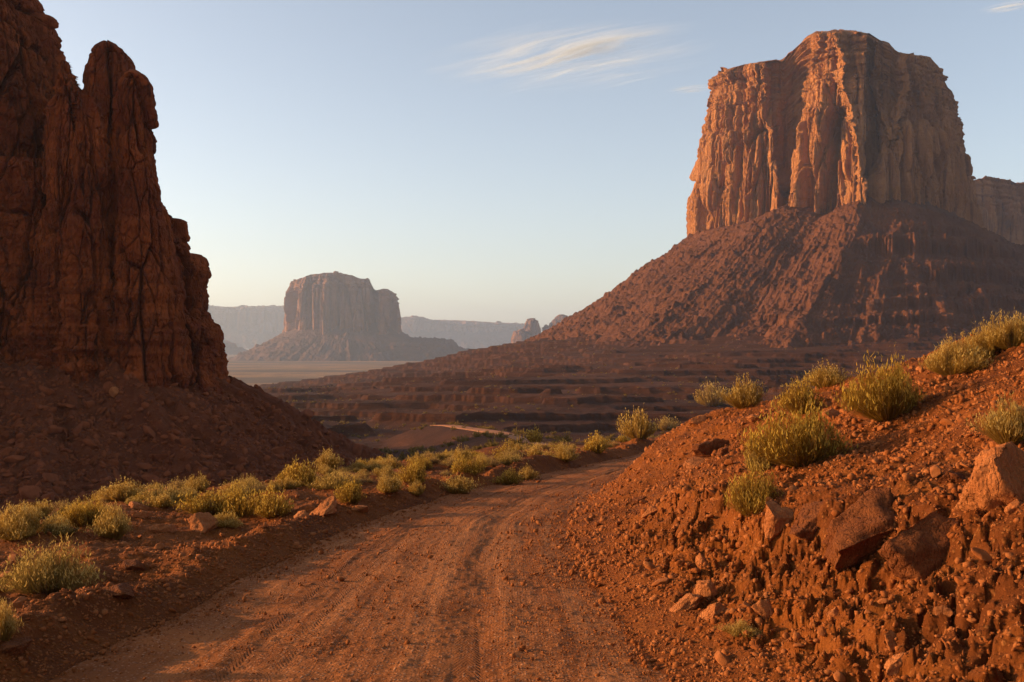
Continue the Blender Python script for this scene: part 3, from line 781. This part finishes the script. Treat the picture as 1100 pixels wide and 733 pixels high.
# (pixel x of the middle, pixel y of the foot, width, height in pixels, depth ratio, tilt, seed, label)
BOULDERS = [
    (146, 613, 30, 20, .8, 0, 1, 'dark red angular block between the left berm and the big grey green clump'),
    (127, 641, 40, 15, .9, 5, 2, 'flat cracked red slab lying just below the dark angular block on the left'),
    (177, 571, 32, 17, .9, -5, 3, 'low tan boulder left of the tall smooth boulder by the scrub strip'),
    (215, 569, 36, 25, .8, 0, 4, 'tall smooth sunlit tan boulder beside the green bushes of the scrub strip'),
    (158, 537, 30, 15, .9, 0, 5, 'rounded brown boulder at the back edge of the scrub below the talus'),
    (149, 548, 22, 11, .9, 0, 6, 'small brown stone tucked just below the rounded brown boulder'),
    (187, 533, 26, 12, .9, 6, 7, 'dark brown boulder under the golden tuft at the talus foot'),
    (154, 556, 16, 9, .9, 0, 8, 'smallest brown stone below the pair of rounded boulders on the left'),
    (351, 552, 38, 21, .7, -24, 9, 'pale angular slab tilted up on the berm at the roadside'),
    (326, 556, 20, 11, .9, -10, 10, 'small tan wedge of stone just left of the tilted roadside slab'),
    (386, 549, 26, 13, .8, -18, 11, 'tan leaning stone on the berm right of the tilted roadside slab'),
    (396, 491, 26, 15, .9, 0, 12, 'dark round boulder at the right tip of the shaded rubble slope'),
    (72, 571, 26, 10, .9, 0, 13, 'low dark stone between golden tufts near the left edge'),
    (12, 702, 40, 16, .9, -15, 14, 'dark flat slab in shade at the lower left corner'),
    (66, 668, 13, 6, .9, -8, 15, 'pale thin chip of stone lying in the shade below the grey green clump'),
    (764, 488, 42, 24, .9, -8, 21, 'dark undercut block jutting from the bank beside the far road edge'),
    (778, 489, 18, 11, .9, -8, 22, 'small dark stone propped against the jutting block on the bank'),
    (752, 455, 24, 12, .9, 0, 23, 'brown rounded stone on the bank crest under the golden bushes'),
    (748, 500, 34, 12, .9, -5, 24, 'low broken ledge stone just below the jutting block on the bank'),
    (701, 553, 28, 11, .6, -22, 25, 'pale flat flake leaning on the gravel slope near the road'),
    (686, 540, 20, 10, .9, -15, 26, 'small dark stone just above the pale flat flake by the road'),
    (838, 571, 42, 42, .8, -10, 27, 'rounded orange boulder at the left end of the eroded ledge'),
    (872, 573, 60, 44, .9, -12, 40, 'pitted lump of bank rock just right of the rounded orange boulder'),
    (935, 594, 125, 78, .9, -20, 28, 'big dark embedded boulder in the middle of the eroded ledge'),
    (1000, 607, 96, 74, .8, -32, 29, 'pitted slab boulder leaning against the right end of the eroded ledge'),
    (1080, 542, 96, 118, .6, -40, 30, 'tall smooth sunlit slab tilted up at the right edge of the view'),
    (1026, 519, 34, 20, .8, -5, 31, 'square dark stone on the slope left of the tall tilted slab'),
    (1093, 548, 26, 18, .8, -20, 32, 'small orange stone at the foot of the tall tilted slab'),
    (735, 653, 46, 16, .7, -34, 33, 'long tan slab slanting up the eroded lower bank'),
    (757, 642, 26, 24, .8, -30, 34, 'upright brown wedge right behind the long slanting tan slab'),
    (754, 607, 14, 18, .8, -10, 35, 'small upright orange stone at the left end of the eroded bank'),
    (768, 664, 32, 18, .8, -25, 36, 'orange lump below the long slanting tan slab'),
    (1013, 668, 20, 17, .9, 0, 37, 'cube shaped orange stone on the crumbly bank near the right corner'),
    (958, 697, 20, 24, .7, -15, 38, 'upright pale orange stone low on the crumbly bank'),
    (962, 727, 34, 22, .8, -20, 39, 'broken orange block at the bottom edge below the upright pale stone'),
    (823, 665, 24, 30, .7, -20, 41, 'tall brown clod of rock in the middle of the crumbly bank'),
    (897, 662, 18, 14, .9, 0, 42, 'small brown stone on the crumbly bank under the big embedded boulder'),
    (1088, 448, 20, 20, .8, -10, 43, 'orange stone beside the golden tuft at the right edge'),
    (830, 548, 14, 10, .9, 0, 44, 'small stone tucked under the dark green dome shaped bush'),
    (812, 454, 22, 10, .9, 0, 45, 'low brown stone between the crest bushes on the bank'),
    (890, 452, 24, 18, .9, -5, 46, 'rounded orange stone between the two tall crest bushes'),
    (65, 475, 22, 15, .8, 0, 51, 'pale orange block standing out high on the shaded rubble slope'),
]
_fix = {65: (123, 424)}
def put_rock(px, py, w, h, dr, tilt, seed, label, sub=5):
    x, y, z = ray_ground(px, py)
    s = math.hypot(x, y) / FPX
    W, Hh = w * s * .5, h * s * .62
    me = rock_mesh('boulder', 900 + seed, sub, (W, W*dr, Hh*.85), M_DARKROCK if 'dark' in label or 'pitted' in label else M_BOULDER, R_(tilt), R_(random.uniform(-8, 8)), R_(random.uniform(-25, 25)), cuts=20, rough=.13, depth=(.36, .80))
    o = link(bpy.data.objects.new('boulder', me))
    yy = y + W*dr*.45; xx = x * yy / y
    o.location = (xx, yy, z + h*s*.10)
    return tag(o, label, 'boulder')
ROCK_SPOTS = []
for b in BOULDERS:
    if b[0] == 65: continue
    o = put_rock(*b, sub=5 if b[2] > 30 else 4)
    ROCK_SPOTS.append((o.location.x, o.location.y, b[2]*math.hypot(o.location.x, o.location.y)/FPX*.5))

# blocks fallen on the talus of the left tower: rays against its mesh
from mathutils.bvhtree import BVHTree
from mathutils import Vector
def bvh_of(o):
    me = o.data; n = len(me.vertices); co = np.empty(n*3, F32); me.vertices.foreach_get('co', co)
    l = np.empty(len(me.loops), np.int32); me.loops.foreach_get('vertex_index', l)
    off = np.array(o.location) if o.parent is None else np.array(o.parent.location)
    return BVHTree.FromPolygons((co.reshape(-1, 3) + off).tolist(), l.reshape(-1, 4).tolist())
sp_talus = [c for c in spire.children if c.name.startswith('talus_slope')][0]
TB = bvh_of(sp_talus)
def ray_talus(px, py):
    d = Vector(((px-550)/FPX, 1, -(py-HZ)/FPX)).normalized()
    p, n, i, dist = TB.ray_cast(Vector((0, 0, CAM_Z)), d)
    if p is None: return None
    x, y, z = ray_ground(px, py)
    return p if y > p.y - 1 else None

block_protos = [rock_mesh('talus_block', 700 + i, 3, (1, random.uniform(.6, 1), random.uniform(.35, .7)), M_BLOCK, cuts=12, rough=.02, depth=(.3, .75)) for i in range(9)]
made = 0; tries = 0; spots = []
p = ray_talus(123, 424)
if p:
    o = link(bpy.data.objects.new('boulder', rock_mesh('boulder', 951, 4, (.55, .5, .6), M_BOULDER))); o.location = (p.x, p.y, p.z + .2)
    tag(o, 'pale orange block standing out high on the shaded rubble slope', 'boulder')
while made < 150 and tries < 3000:
    tries += 1
    px = random.uniform(-5, 385); py = random.uniform(405, 540)
    size = random.choice((.35, .42, .5, .55, .62, .75, .95, 1.15))
    if random.random() > smooth(py, 395, 470) + .15: continue
    p = ray_talus(px, py)
    if p is None or any((p.x-a)**2 + (p.y-b)**2 < (.8*(size+c))**2 for a, b, c in spots): continue
    spots.append((p.x, p.y, size))
    o = link(bpy.data.objects.new('talus_block', random.choice(block_protos)))
    o.location = (p.x, p.y, p.z + .12*size); s = size * random.uniform(.8, 1.15)
    o.scale = (s, s*random.uniform(.7, 1.1), s*random.uniform(.7, 1.1)); o.rotation_euler = (random.uniform(-.6, .6), random.uniform(-.6, .6), random.uniform(0, 6.3))
    tag(o, 'dark red fallen block among others on the shaded rubble slope under the left rock tower', 'fallen block', 'fallen blocks on the shaded rubble slope')
    made += 1

# small single stones: on the sunlit bank, and on the left shoulder
stone_protos = [rock_mesh('stone', 600 + i, 3, (1, random.uniform(.6, 1), random.uniform(.28, .6)), M_STONE, cuts=16, rough=.04) for i in range(9)]
def free(x, y, r): return all((x-a)**2 + (y-b)**2 > (r+c)**2 for a, b, c in ROCK_SPOTS)
def stones(n, zone, size, label, group):
    made = 0; tries = 0
    while made < n and tries < 4000:
        tries += 1
        q = zone()
        if q is None: continue
        x, y, z = q; s = random.uniform(*size) * random.choice((.6, .8, 1, 1, 1.5)) * .5
        if not free(x, y, s): continue
        ROCK_SPOTS.append((x, y, s))
        o = link(bpy.data.objects.new('stone', random.choice(stone_protos)))
        o.location = (x, y, z + .2*s); o.scale = (s, s*random.uniform(.7, 1.1), s*random.uniform(.7, 1.1))
        o.rotation_euler = (random.uniform(-.5, .5), random.uniform(-.5, .5), random.uniform(0, 6.3))
        tag(o, label, 'stone', group); made += 1
def zone_bank():
    px, py = random.uniform(640, 1098), random.uniform(420, 730)
    x, y, z = ray_ground(px, py); E = x - XR(y)
    return (x, y, z) if E > .45 and y < 32 else None
def zone_left():
    px, py = random.uniform(2, 560), random.uniform(490, 730)
    x, y, z = ray_ground(px, py); D = XL(y) - x
    return (x, y, z) if .9 < D < 9 and y < 45 else None
stones(85, zone_bank, (.07, .15), 'small angular orange stone lying loose on the sunlit gravel bank right of the road', 'small loose stones on the right bank')
stones(42, zone_left, (.08, .18), 'small dark red stone lying loose among the scrub left of the road', 'small loose stones left of the road')

# gravel and rubble nobody could count
CH = []
for i in range(6):
    V, T = rock_verts(500 + i, 1, (1, .62 + .06*i, .34 + .06*i), cuts=9, rough=0, depth=(.38, .8)); CH.append((V, T))
def scatter(name, pts, sizes, mat, label, cat, seed):
    r = np.random.default_rng(seed); n = len(pts); which = r.integers(0, 6, n); VV, TT, off = [], [], 0
    for k in range(6):
        i = np.nonzero(which == k)[0]; V, T = CH[k]; m = len(i)
        if not m: continue
        q = r.normal(size=(m, 4)); q[:, 1:3] *= .45; q /= np.linalg.norm(q, axis=1)[:, None]
        w, x, y, z = q.T
        Rm = np.stack([1-2*(y*y+z*z), 2*(x*y-z*w), 2*(x*z+y*w), 2*(x*y+z*w), 1-2*(x*x+z*z), 2*(y*z-x*w), 2*(x*z-y*w), 2*(y*z+x*w), 1-2*(x*x+y*y)], -1).reshape(m, 3, 3)
        W = np.einsum('mij,vj->mvi', Rm, V) * sizes[i, None, None] + pts[i, None]
        VV.append(W.reshape(-1, 3)); TT.append((T[None] + (np.arange(m)*len(V))[:, None, None] + off).reshape(-1, 3)); off += m*len(V)
    o = link(bpy.data.objects.new(name, quad_mesh(name, np.concatenate(VV), np.concatenate(TT), [mat], smoothed=False)))
    return tag(o, label, cat, kind='stuff')

def road_h(x, y): return zr(y) + .012
r = np.random.default_rng(5)
n = 330000
yy = 5.2 * np.exp(r.random(n) * math.log(48/5.2)); xx = yy * r.uniform(-.56, .56, n)
D, E = XL(yy) - xx, xx - XR(yy)
cl = fbm(xx/1.3, yy/1.3, 0, 61, 3)
on = np.clip(np.minimum(-D, -E), 0, None)
u = np.clip((xx - XL(yy)) / (XR(yy) - XL(yy)), 0, 1)
rutty = np.exp(-((u-.29)/.05)**2) + np.exp(-((u-.665)/.06)**2) + .6*np.exp(-((u-.16)/.05)**2)
p = np.where((D < 0) & (E < 0), .34 + .22*np.exp(-on/.2) + .35*cl - .3*rutty, 0)
p = np.where((D >= 0) & (D < 1.4), .50, p)
p = np.where(D >= 1.4, .16 + .5*cl, p)
p = np.where(E >= 0, .60 + .6*cl, p)
keep = r.random(n) < p
xx, yy, D, E, on = xx[keep], yy[keep], D[keep], E[keep], on[keep]
sz = np.exp(r.normal(0, np.where(E > 0, .85, .62), len(xx)))
base = np.where((D < 0) & (E < 0), .0048 + .004*np.exp(-on/.4), np.where(E >= 0, .0076, np.where(D < 1.4, .0095, .010)))
sz = np.clip(sz * base, .0035, .05) * np.clip(yy/10, .8, 1.4)
zz = H(xx, yy)
zz = np.where((D < -.03) & (E < -.03), zr(yy) + .02 + .02*np.sin(np.clip((xx-XL(yy))/(XR(yy)-XL(yy)), 0, 1)*math.pi) + 0*zz, zz)
scatter('gravel', np.stack([xx, yy, zz + sz*.12], -1), sz, M_STONE, 'fine red gravel strewn over the road edges berm and bank', 'gravel', 3)

# rubble skin of the left talus
pts, ss = [], []
while len(pts) < 15000:
    p = TB.ray_cast(Vector((random.uniform(-72, -12), random.uniform(74, 112), 40)), Vector((0, 0, -1)))[0]
    if p is None: continue
    pts.append(p[:]); ss.append(min(.55, .15*math.exp(random.gauss(0, .6))))
scatter('rubble', np.array(pts), np.array(ss), M_BLOCK, 'loose dark rubble covering the shaded slope under the left rock tower', 'rubble', 4)

# ---------------------------------------------------------------- desert shrubs
M_GREEN = foliage_material('green_brush', (.18, .092, .012), (.30, .155, .022), .45)
M_GOLD = foliage_material('golden_brush', (.26, .138, .022), (.385, .222, .044), .45)
M_GREY = foliage_material('grey_green_brush', (.20, .122, .028), (.31, .20, .05), .42)
M_TIP = foliage_material('yellow_tips', (.46, .28, .045), (.56, .36, .07), .45)
M_TIPG = foliage_material('straw_tips', (.44, .28, .08), (.54, .36, .11), .45)
M_DRY = foliage_material('dry_twigs', (.20, .11, .04), (.34, .20, .08), .3)
M_SCRUB = foliage_material('dull_scrub', (.17, .105, .032), (.27, .17, .05), .35)
M_WOOD = rock_material('brush_wood', (.15, .085, .045), (.08, .045, .025), (.22, .13, .07), .1, 0, 0, .2)

def strips(P, wid, r):
    """P: blades x points x 3 -> tapered ribbons (verts, quads, per-vertex shade)."""
    n, k = P.shape[:2]
    a = r.uniform(0, 2*math.pi, n); side = np.stack([np.cos(a), np.sin(a), 0*a], -1)
    t = np.linspace(0, 1, k); w = (wid[:, None] * (1 - .85*t[None]**1.5))[..., None]
    Lf, Rt = P - side[:, None]*w/2, P + side[:, None]*w/2
    V = np.stack([Lf, Rt], 2).reshape(-1, 3)
    b = (np.arange(n)*2*k)[:, None]; j = np.arange(k-1)[None]*2
    Q = np.stack([b+j, b+j+1, b+j+3, b+j+2], -1).reshape(-1, 4)
    return V, Q, np.repeat(r.random(n), 2*k)

def brush_parts(kind, n, width, seed):
    """A unit bush: half-width 0.5, height 1. Stems lean out from a woody crown and carry leaves and tips."""
    r = np.random.default_rng(seed)
    a = r.uniform(0, 2*math.pi, n); rad = np.sqrt(r.random(n))
    if kind == 'tuft':
        lean = rad * r.uniform(.5, 1.15, n); hgt = (1.05 - .55*rad**2) * r.uniform(.55, 1.08, n); droop = .22
    else:
        lean = rad * r.uniform(.75, 1.08, n); hgt = np.sqrt(np.clip(1 - .80*rad**2, .05, 1)) * r.uniform(.45, 1.12, n); droop = .05
    lob = 1 + .26*np.sin(a + r.uniform(0, 6)) + .26*np.sin(a*2 + r.uniform(0, 6)) + .18*np.sin(a*5 + r.uniform(0, 6)) + .10*np.sin(a*9 + r.uniform(0, 6))
    tip = np.stack([np.cos(a)*lean*.5*lob, np.sin(a)*lean*.5*lob, hgt*(.86 + .12*np.sin(a*3 + rad*5 + seed) + .14*np.sin(a*2 - rad*4 + 2*seed))], -1)
    root = np.stack([np.cos(a)*rad*.15, np.sin(a)*rad*.15, 0*a - .03], -1)
    t = np.linspace(0, 1, 5)[None, :, None]
    P = root[:, None]*(1-t) + tip[:, None]*t
    P[..., :2] *= (1 + .35*np.sin(t*math.pi))
    P[..., 2] += (droop*np.sin(t[..., 0]*math.pi)) * .6
    P += r.normal(0, .012, P.shape) * t
    blades = strips(P, width * r.uniform(.6, 1.3, n), r)
    # short side leaves along the upper part of every stem
    m = int(n * (1.3 if kind != 'tuft' else .4))
    i = r.integers(0, n, m); tt = r.uniform(.35, 1, m)[:, None]
    B = root[i]*(1-tt) + tip[i]*tt; B[:, :2] *= (1 + .35*np.sin(tt*math.pi)); B[:, 2] += droop*.6*np.sin(tt[:, 0]*math.pi)
    dirn = r.normal(size=(m, 3)); dirn[:, 2] = np.abs(dirn[:, 2])*1.3 + .4; dirn /= np.linalg.norm(dirn, axis=1)[:, None]
    ln = r.uniform(.05, .13, m)[:, None]
    leaf = strips(np.stack([B, B + dirn*ln*.6, B + dirn*ln + [0, 0, .01]], 1), width * r.uniform(.8, 1.7, m), r)
    # tips
    k = int(n*.8); i = r.permutation(n)[:k]
    d2 = r.normal(0, .25, (k, 3)); d2[:, 2] = 1
    tl = r.uniform(.03, .085, k)[:, None]
    tips = strips(np.stack([tip[i] - d2*tl*.2, tip[i] + d2*tl*.4, tip[i] + d2*tl], 1), width * r.uniform(1.3, 2.4, k), r)
    # woody stems low down
    q = 26; aa = r.uniform(0, 6.28, q); rr2 = r.uniform(.05, .32, q)
    W0 = np.stack([np.cos(aa)*.05, np.sin(aa)*.05, 0*aa - .04], -1); W1 = np.stack([np.cos(aa)*rr2, np.sin(aa)*rr2, r.uniform(.25, .5, q)], -1)
    wood = strips(np.stack([W0, (W0+W1)/2 + r.normal(0, .02, (q, 3)), W1], 1), np.full(q, width*2.2), r)
    return blades, leaf, tips, wood

def ribbon_mesh(name, parts, mat, mat2=None, n2=0):
    V = np.concatenate([p[0] for p in parts]); off = 0; Q = []; S = np.concatenate([p[2] for p in parts])
    for p in parts: Q.append(p[1] + off); off += len(p[0])
    Q = np.concatenate(Q); mi = np.zeros(len(Q), np.int32); mi[len(Q)-n2:] = 1
    if mat2:
        nb = len(parts[0][1]); k = np.arange(nb)//4; mi[:nb][(k*7919 % 13) < 2] = 2
    me = quad_mesh(name, V, Q, [mat, mat2, M_DRY] if mat2 else [mat], midx=mi if mat2 else None)
    at = me.attributes.new('blade', 'FLOAT', 'POINT'); at.data.foreach_set('value', S.astype(F32))
    return me
PROTO = {}
def proto(kind, lod, v):
    key = (kind, lod, v)
    if key not in PROTO:
        n, w = {0: (1600, .009), 1: (750, .014), 2: (360, .021)}[lod]
        n = int(n * {'tuft': 1.1, 'dry': .45, 'grey': .8}.get(kind, 1))
        b, l, t, wd = brush_parts('tuft' if kind in ('tuft',) else 'dome', n, w, 800 + v*7 + lod + hash_kind(kind))
        mb, mt = {'green': (M_GREEN, M_TIP), 'gold': (M_GOLD, M_TIPG), 'grey': (M_GREY, M_TIPG), 'dry': (M_DRY, M_TIPG), 'tuft': (M_GOLD, M_TIPG)}[kind]
        PROTO[key] = (ribbon_mesh('foliage', [b, l, t], mb, mt, len(t[1])), ribbon_mesh('woody_stems', [wd], M_WOOD))
    return PROTO[key]
def hash_kind(k): return {'green': 100, 'gold': 200, 'grey': 300, 'tuft': 400, 'dry': 500}[k]

SHRUBS = []
def shrub_at(x, y, z, w, h, kind, label, group=None, v=None):
    dist = math.hypot(x, y); lod = 0 if dist < 17 else 1 if dist < 32 else 2
    e = empty('shrub', (x, y, z)); tag(e, label, 'shrub', group)
    for nm, me in zip(('foliage', 'woody_stems'), proto(kind, lod, random.randrange(3) if v is None else v)):
        link(bpy.data.objects.new(nm, me), e)
    e.scale = (w, w*random.uniform(.85, 1.05), h); e.rotation_euler = (0, 0, random.uniform(0, 6.28))
    SHRUBS.append((x, y, w/2)); return e
def shrub_px(px, py, w, h, kind, label, group=None):
    x, y, z = ray_ground(px, py); s = math.hypot(x, y)/FPX
    yy = y + w*s*.25; xx = x*yy/y
    k = .86 if px < 640 else .96
    return shrub_at(xx, yy, float(H(xx, yy)[0]) - .02, w*s*1.06*k, h*s*1.05*k, kind, label, group)

for a in [
    (52, 640, 92, 54, 'grey', 'big grey green clump with pale seed stalks at the left edge nearest the road'),
    (2, 690, 40, 42, 'tuft', 'dry golden clump cut by the left edge below the big grey green clump'),
    (122, 580, 48, 36, 'tuft', 'bright golden grass tuft between the red blocks and the talus on the left'),
    (92, 566, 50, 30, 'green', 'olive bush just behind the bright golden tuft on the left'),
    (20, 580, 60, 36, 'gold', 'golden brown bush at the left edge above the grey green clump'),
    (58, 575, 44, 24, 'grey', 'low greyish bush left of the olive bush near the left edge'),
    (38, 556, 56, 18, 'gold', 'low tan bush against the dark talus at the left edge'),
    (132, 540, 52, 22, 'gold', 'tan bush left of the rounded brown boulder under the talus'),
    (188, 520, 36, 22, 'tuft', 'golden tuft growing just above the dark brown boulder at the talus foot'),
    (214, 528, 32, 18, 'gold', 'small tan dome right of the golden tuft at the talus foot'),
    (222, 554, 50, 28, 'green', 'olive bush right behind the tall smooth tan boulder'),
    (256, 556, 62, 38, 'green', 'broad green bush right of the tall smooth tan boulder'),
    (292, 558, 50, 34, 'green', 'rounded bright green bush in front of the broad green bush near the road'),
    (243, 566, 34, 18, 'gold', 'straw coloured low bush between tall tan boulder and bright green bush'),
    (320, 523, 48, 32, 'green', 'rounded green bush at the tip of the shaded rubble slope'),
    (272, 517, 24, 13, 'gold', 'little tan bush left of the green bush at the rubble tip'),
    (352, 505, 40, 24, 'tuft', 'golden tuft just behind the green bush at the rubble tip'),
    (377, 541, 36, 30, 'green', 'bright green bush directly behind the tilted roadside slab'),
    (360, 525, 40, 24, 'grey', 'greyish bush left behind the bright green roadside bush'),
    (416, 532, 38, 22, 'gold', 'straw bush right of the bright green roadside bush'),
    (445, 520, 40, 30, 'green', 'tall green bush in the middle of the scrub strip'),
    (448, 534, 24, 18, 'gold', 'pale straw bush in front of the tall green mid strip bush'),
    (492, 532, 44, 24, 'tuft', 'bright straw tuft on the road edge in the middle of the bend'),
    (500, 508, 40, 26, 'green', 'olive bush behind the bright straw tuft of the road bend'),
    (548, 521, 30, 20, 'green', 'greenish bush on the road edge right of the bright straw tuft'),
    (566, 516, 26, 18, 'gold', 'straw bush beside the greenish road edge bush in the bend'),
    (575, 476, 28, 20, 'green', 'dark olive bush right beside the far bend of the track'),
    (686, 472, 42, 34, 'gold', 'tall golden bush where the road vanishes behind the bank'),
    (606, 497, 30, 22, 'gold', 'tan bush on the road edge left of the vanishing road'),
    (640, 487, 34, 22, 'green', 'olive bush on the road edge below the tall golden bush'),
    (716, 463, 24, 16, 'gold', 'small golden bush at the left tip of the bank crest'),
    (764, 440, 42, 26, 'gold', 'leftmost full golden green bush on the bank crest'),
    (799, 439, 46, 32, 'gold', 'second golden bush on the bank crest right beside the leftmost one'),
    (886, 418, 46, 24, 'gold', 'golden dome on the skyline of the bank between the green bushes'),
    (862, 446, 46, 38, 'green', 'green bush just below the golden skyline dome on the bank'),
    (954, 456, 78, 64, 'green', 'tallest yellow green bush on the bank with spiky upright stems'),
    (862, 503, 94, 66, 'green', 'broadest yellow green bush on the bank above the eroded ledge'),
    (815, 504, 40, 34, 'grey', 'dull green bush at the left flank of the broadest bank bush'),
    (808, 555, 56, 50, 'green', 'dark green dome shaped bush left of the eroded ledge'),
    (1024, 403, 56, 36, 'gold', 'golden bush on the bank skyline right of the tallest bush'),
    (1058, 388, 40, 30, 'gold', 'golden bush on the bank skyline between its two golden neighbours'),
    (1086, 374, 54, 34, 'gold', 'rightmost golden bush on the bank skyline'),
    (1084, 480, 54, 44, 'tuft', 'bright golden spray of grass at the right edge above the tall tilted slab'),
    (796, 684, 40, 16, 'tuft', 'sparse dry tuft low on the crumbly bank'),
]: shrub_px(*a)

n = 0; tries = 0
while n < 95 and tries < 9000:
    tries += 1
    px, py = random.uniform(0, 700), random.uniform(462, 570)
    x, y, z = ray_ground(px, py); D = XL(y) - x
    if not (1.2 < D < 12) or y < 15 or y > 78 or py > 566 - .115*px: continue
    w = random.uniform(.24, .62)
    if any((x-a)**2 + (y-b)**2 < (.52*(w/2 + c))**2 for a, b, c in SHRUBS) or not free(x, y, w*.35): continue
    k = random.choice(('green', 'gold', 'dry', 'gold', 'tuft', 'grey', 'dry'))
    if 470 < px < 580 and py - w*.6*FPX/y < 474: continue
    shrub_at(x, y, z - .02, w, w*random.uniform(.42, .68), k, 'one of many small low bushes crowding the scrub strip left of the road', 'small bushes of the scrub strip')
    n += 1

n = 0; tries = 0
while n < 60 and tries < 6000:
    tries += 1
    Y = random.uniform(27, 62); x = float(XL(Y)) - random.uniform(.9, 6.5); y = Y; w = random.uniform(.28, .85)
    z = float(H(x, y)[0]); px = 550 + x/y*FPX; top = HZ - (z + .5*w - CAM_Z)/y*FPX
    if (470 < px < 580 and top < 474) or any((x-a)**2 + (y-b)**2 < (.5*(w/2 + c))**2 for a, b, c in SHRUBS): continue
    shrub_at(x, y, z - .02, w, w*random.uniform(.45, .75), random.choice(('gold', 'gold', 'green', 'grey', 'dry', 'tuft')), 'one of many small low bushes crowding the scrub strip left of the road', 'small bushes of the scrub strip')
    n += 1

# scrub dotted over the valley benches, too far to count
r = np.random.default_rng(9); n = 22000
yy = 62 * np.exp(r.random(n) * math.log(1300/62)); xx = yy * r.uniform(-.34, .56, n)
keep = (fbm(xx/60, yy/60, 0, 63, 3) + .25 > r.random(n)*.9) & ((XL(yy) - xx > 2) | (yy > 95))
xx, yy = xx[keep], yy[keep]; zz = H(xx, yy)
VV, QQ, SS, off = [], [], [], 0
pr = [brush_parts('dome', 26, .16, 40 + i) for i in range(4)]
for i in range(len(xx)):
    b, l, t, w = pr[i % 4]; s = (.30 + .75*r.random()**2.2) * (1 + yy[i]/700) * (1.25 if yy[i] < 230 else 1)
    for V, Q, S in ((b), (l)):
        VV.append(V * [s, s, s*.62] + [xx[i], yy[i], zz[i]]); QQ.append(Q + off); SS.append(S); off += len(V)
me = quad_mesh('desert_scrub', np.concatenate(VV), np.concatenate(QQ), [M_SCRUB])
at = me.attributes.new('blade', 'FLOAT', 'POINT'); at.data.foreach_set('value', np.concatenate(SS).astype(F32))
tag(link(bpy.data.objects.new('desert_scrub', me)), 'sparse dull scrub dotted over the shaded valley benches', 'scrub', kind='stuff')

# ---------------------------------------------------------------- air and clouds
def box(name, lo, hi):
    x0, y0, z0 = lo; x1, y1, z1 = hi
    V = [(x, y, z) for z in (z0, z1) for y in (y0, y1) for x in (x0, x1)]
    Q = [(0, 2, 3, 1), (4, 5, 7, 6), (0, 1, 5, 4), (2, 6, 7, 3), (0, 4, 6, 2), (1, 3, 7, 5)]
    return link(bpy.data.objects.new(name, quad_mesh(name, np.array(V, float), np.array(Q), smoothed=False)))
haze = box('haze', (-14600, -14600, -75), (14600, 14600, 480))
hm = bpy.data.materials.new('thin_air'); hm.use_nodes = True; t = hm.node_tree; t.nodes.clear()
vo = t.nodes.new('ShaderNodeVolumePrincipled'); ou = t.nodes.new('ShaderNodeOutputMaterial')
vo.inputs['Color'].default_value = (.62, .76, 1.0, 1); vo.inputs['Density'].default_value = HAZE; vo.inputs['Anisotropy'].default_value = .35
t.links.new(vo.outputs[0], ou.inputs['Volume']); haze.data.materials.append(hm)
tag(haze, 'thin bluish desert haze fading the far buttes and mesas', 'haze', kind='stuff')

def cloud(label, px, py, dist, w, d, h, yaw, density, seed):
    """A cirrus wisp high above the valley: stretched ice-cloud volume."""
    y = dist; x = (px-550)/FPX*y; z = py_z(py, y)
    o = link(bpy.data.objects.new('cloud', quad_mesh('cloud', *(lambda V, T: (V, T))(*ICO[3]))))
    o.location = (x, y, z); o.scale = (w/2, d/2, h/2); o.rotation_euler = (0, 0, R_(yaw))
    m = bpy.data.materials.new('ice_cloud'); m.use_nodes = True; t = m.node_tree; t.nodes.clear()
    g = N.__new__(N); g.m, g.t = m, t
    tc = t.nodes.new('ShaderNodeTexCoord').outputs['Object']
    ln = g.node('ShaderNodeVectorMath', _operation='LENGTH'); g.put(ln.inputs[0], tc)
    fall = g.ramp(ln.outputs['Value'], 1.0, .0)
    warp = g.node('ShaderNodeTexNoise', Scale=1.3, Detail=3); ad = g.node('ShaderNodeVectorMath', _operation='ADD'); off = g.node('ShaderNodeVectorMath', _operation='ADD')
    off.inputs[1].default_value = (seed*3.1, seed*1.7, 0)
    g.put(off.inputs[0], tc); g.put(warp.inputs['Vector'], off.outputs[0]); g.put(ad.inputs[0], off.outputs[0]); g.put(ad.inputs[1], g.scaled(warp.outputs['Color'], (.7, .5, .2)))
    n1 = g.noise(g.scaled(ad.outputs[0], (.9, 4.2, 1.2)), 1.0, 8, .66, .5)
    sp = g.node('ShaderNodeSeparateXYZ'); g.put(sp.inputs[0], tc)
    n2 = g.noise(g.scaled(ad.outputs[0], (2.2, 15, 3)), 1.0, 6, .65, .3)
    dens = g.math('MULTIPLY', g.math('MULTIPLY', g.ramp(n1, .45, .70), g.ramp(n2, .40, .62)), fall)
    dens = g.math('MULTIPLY', dens, g.ramp(sp.outputs[0], -1.1, .5))
    dens = g.math('MULTIPLY', dens, density)
    v = t.nodes.new('ShaderNodeVolumePrincipled'); v.inputs['Color'].default_value = (.88, .95, 1, 1); v.inputs['Anisotropy'].default_value = .0
    t.links.new(dens, v.inputs['Density'])
    ou = t.nodes.new('ShaderNodeOutputMaterial'); t.links.new(v.outputs[0], ou.inputs['Volume'])
    o.data.materials.append(m)
    return tag(o, label, 'cloud')
cloud('large feathery white wisp of cloud high in the middle of the sky', 600, 68, 12000, 4400, 3200, 150, -40, .028, 1)
cloud('tiny thin wisp of cloud just left of the great butte summit', 741, 96, 12000, 800, 500, 40, -25, .06, 2)
cloud('small bright wisp of cloud in the upper right corner', 1082, 7, 12000, 800, 500, 60, -40, .09, 3)
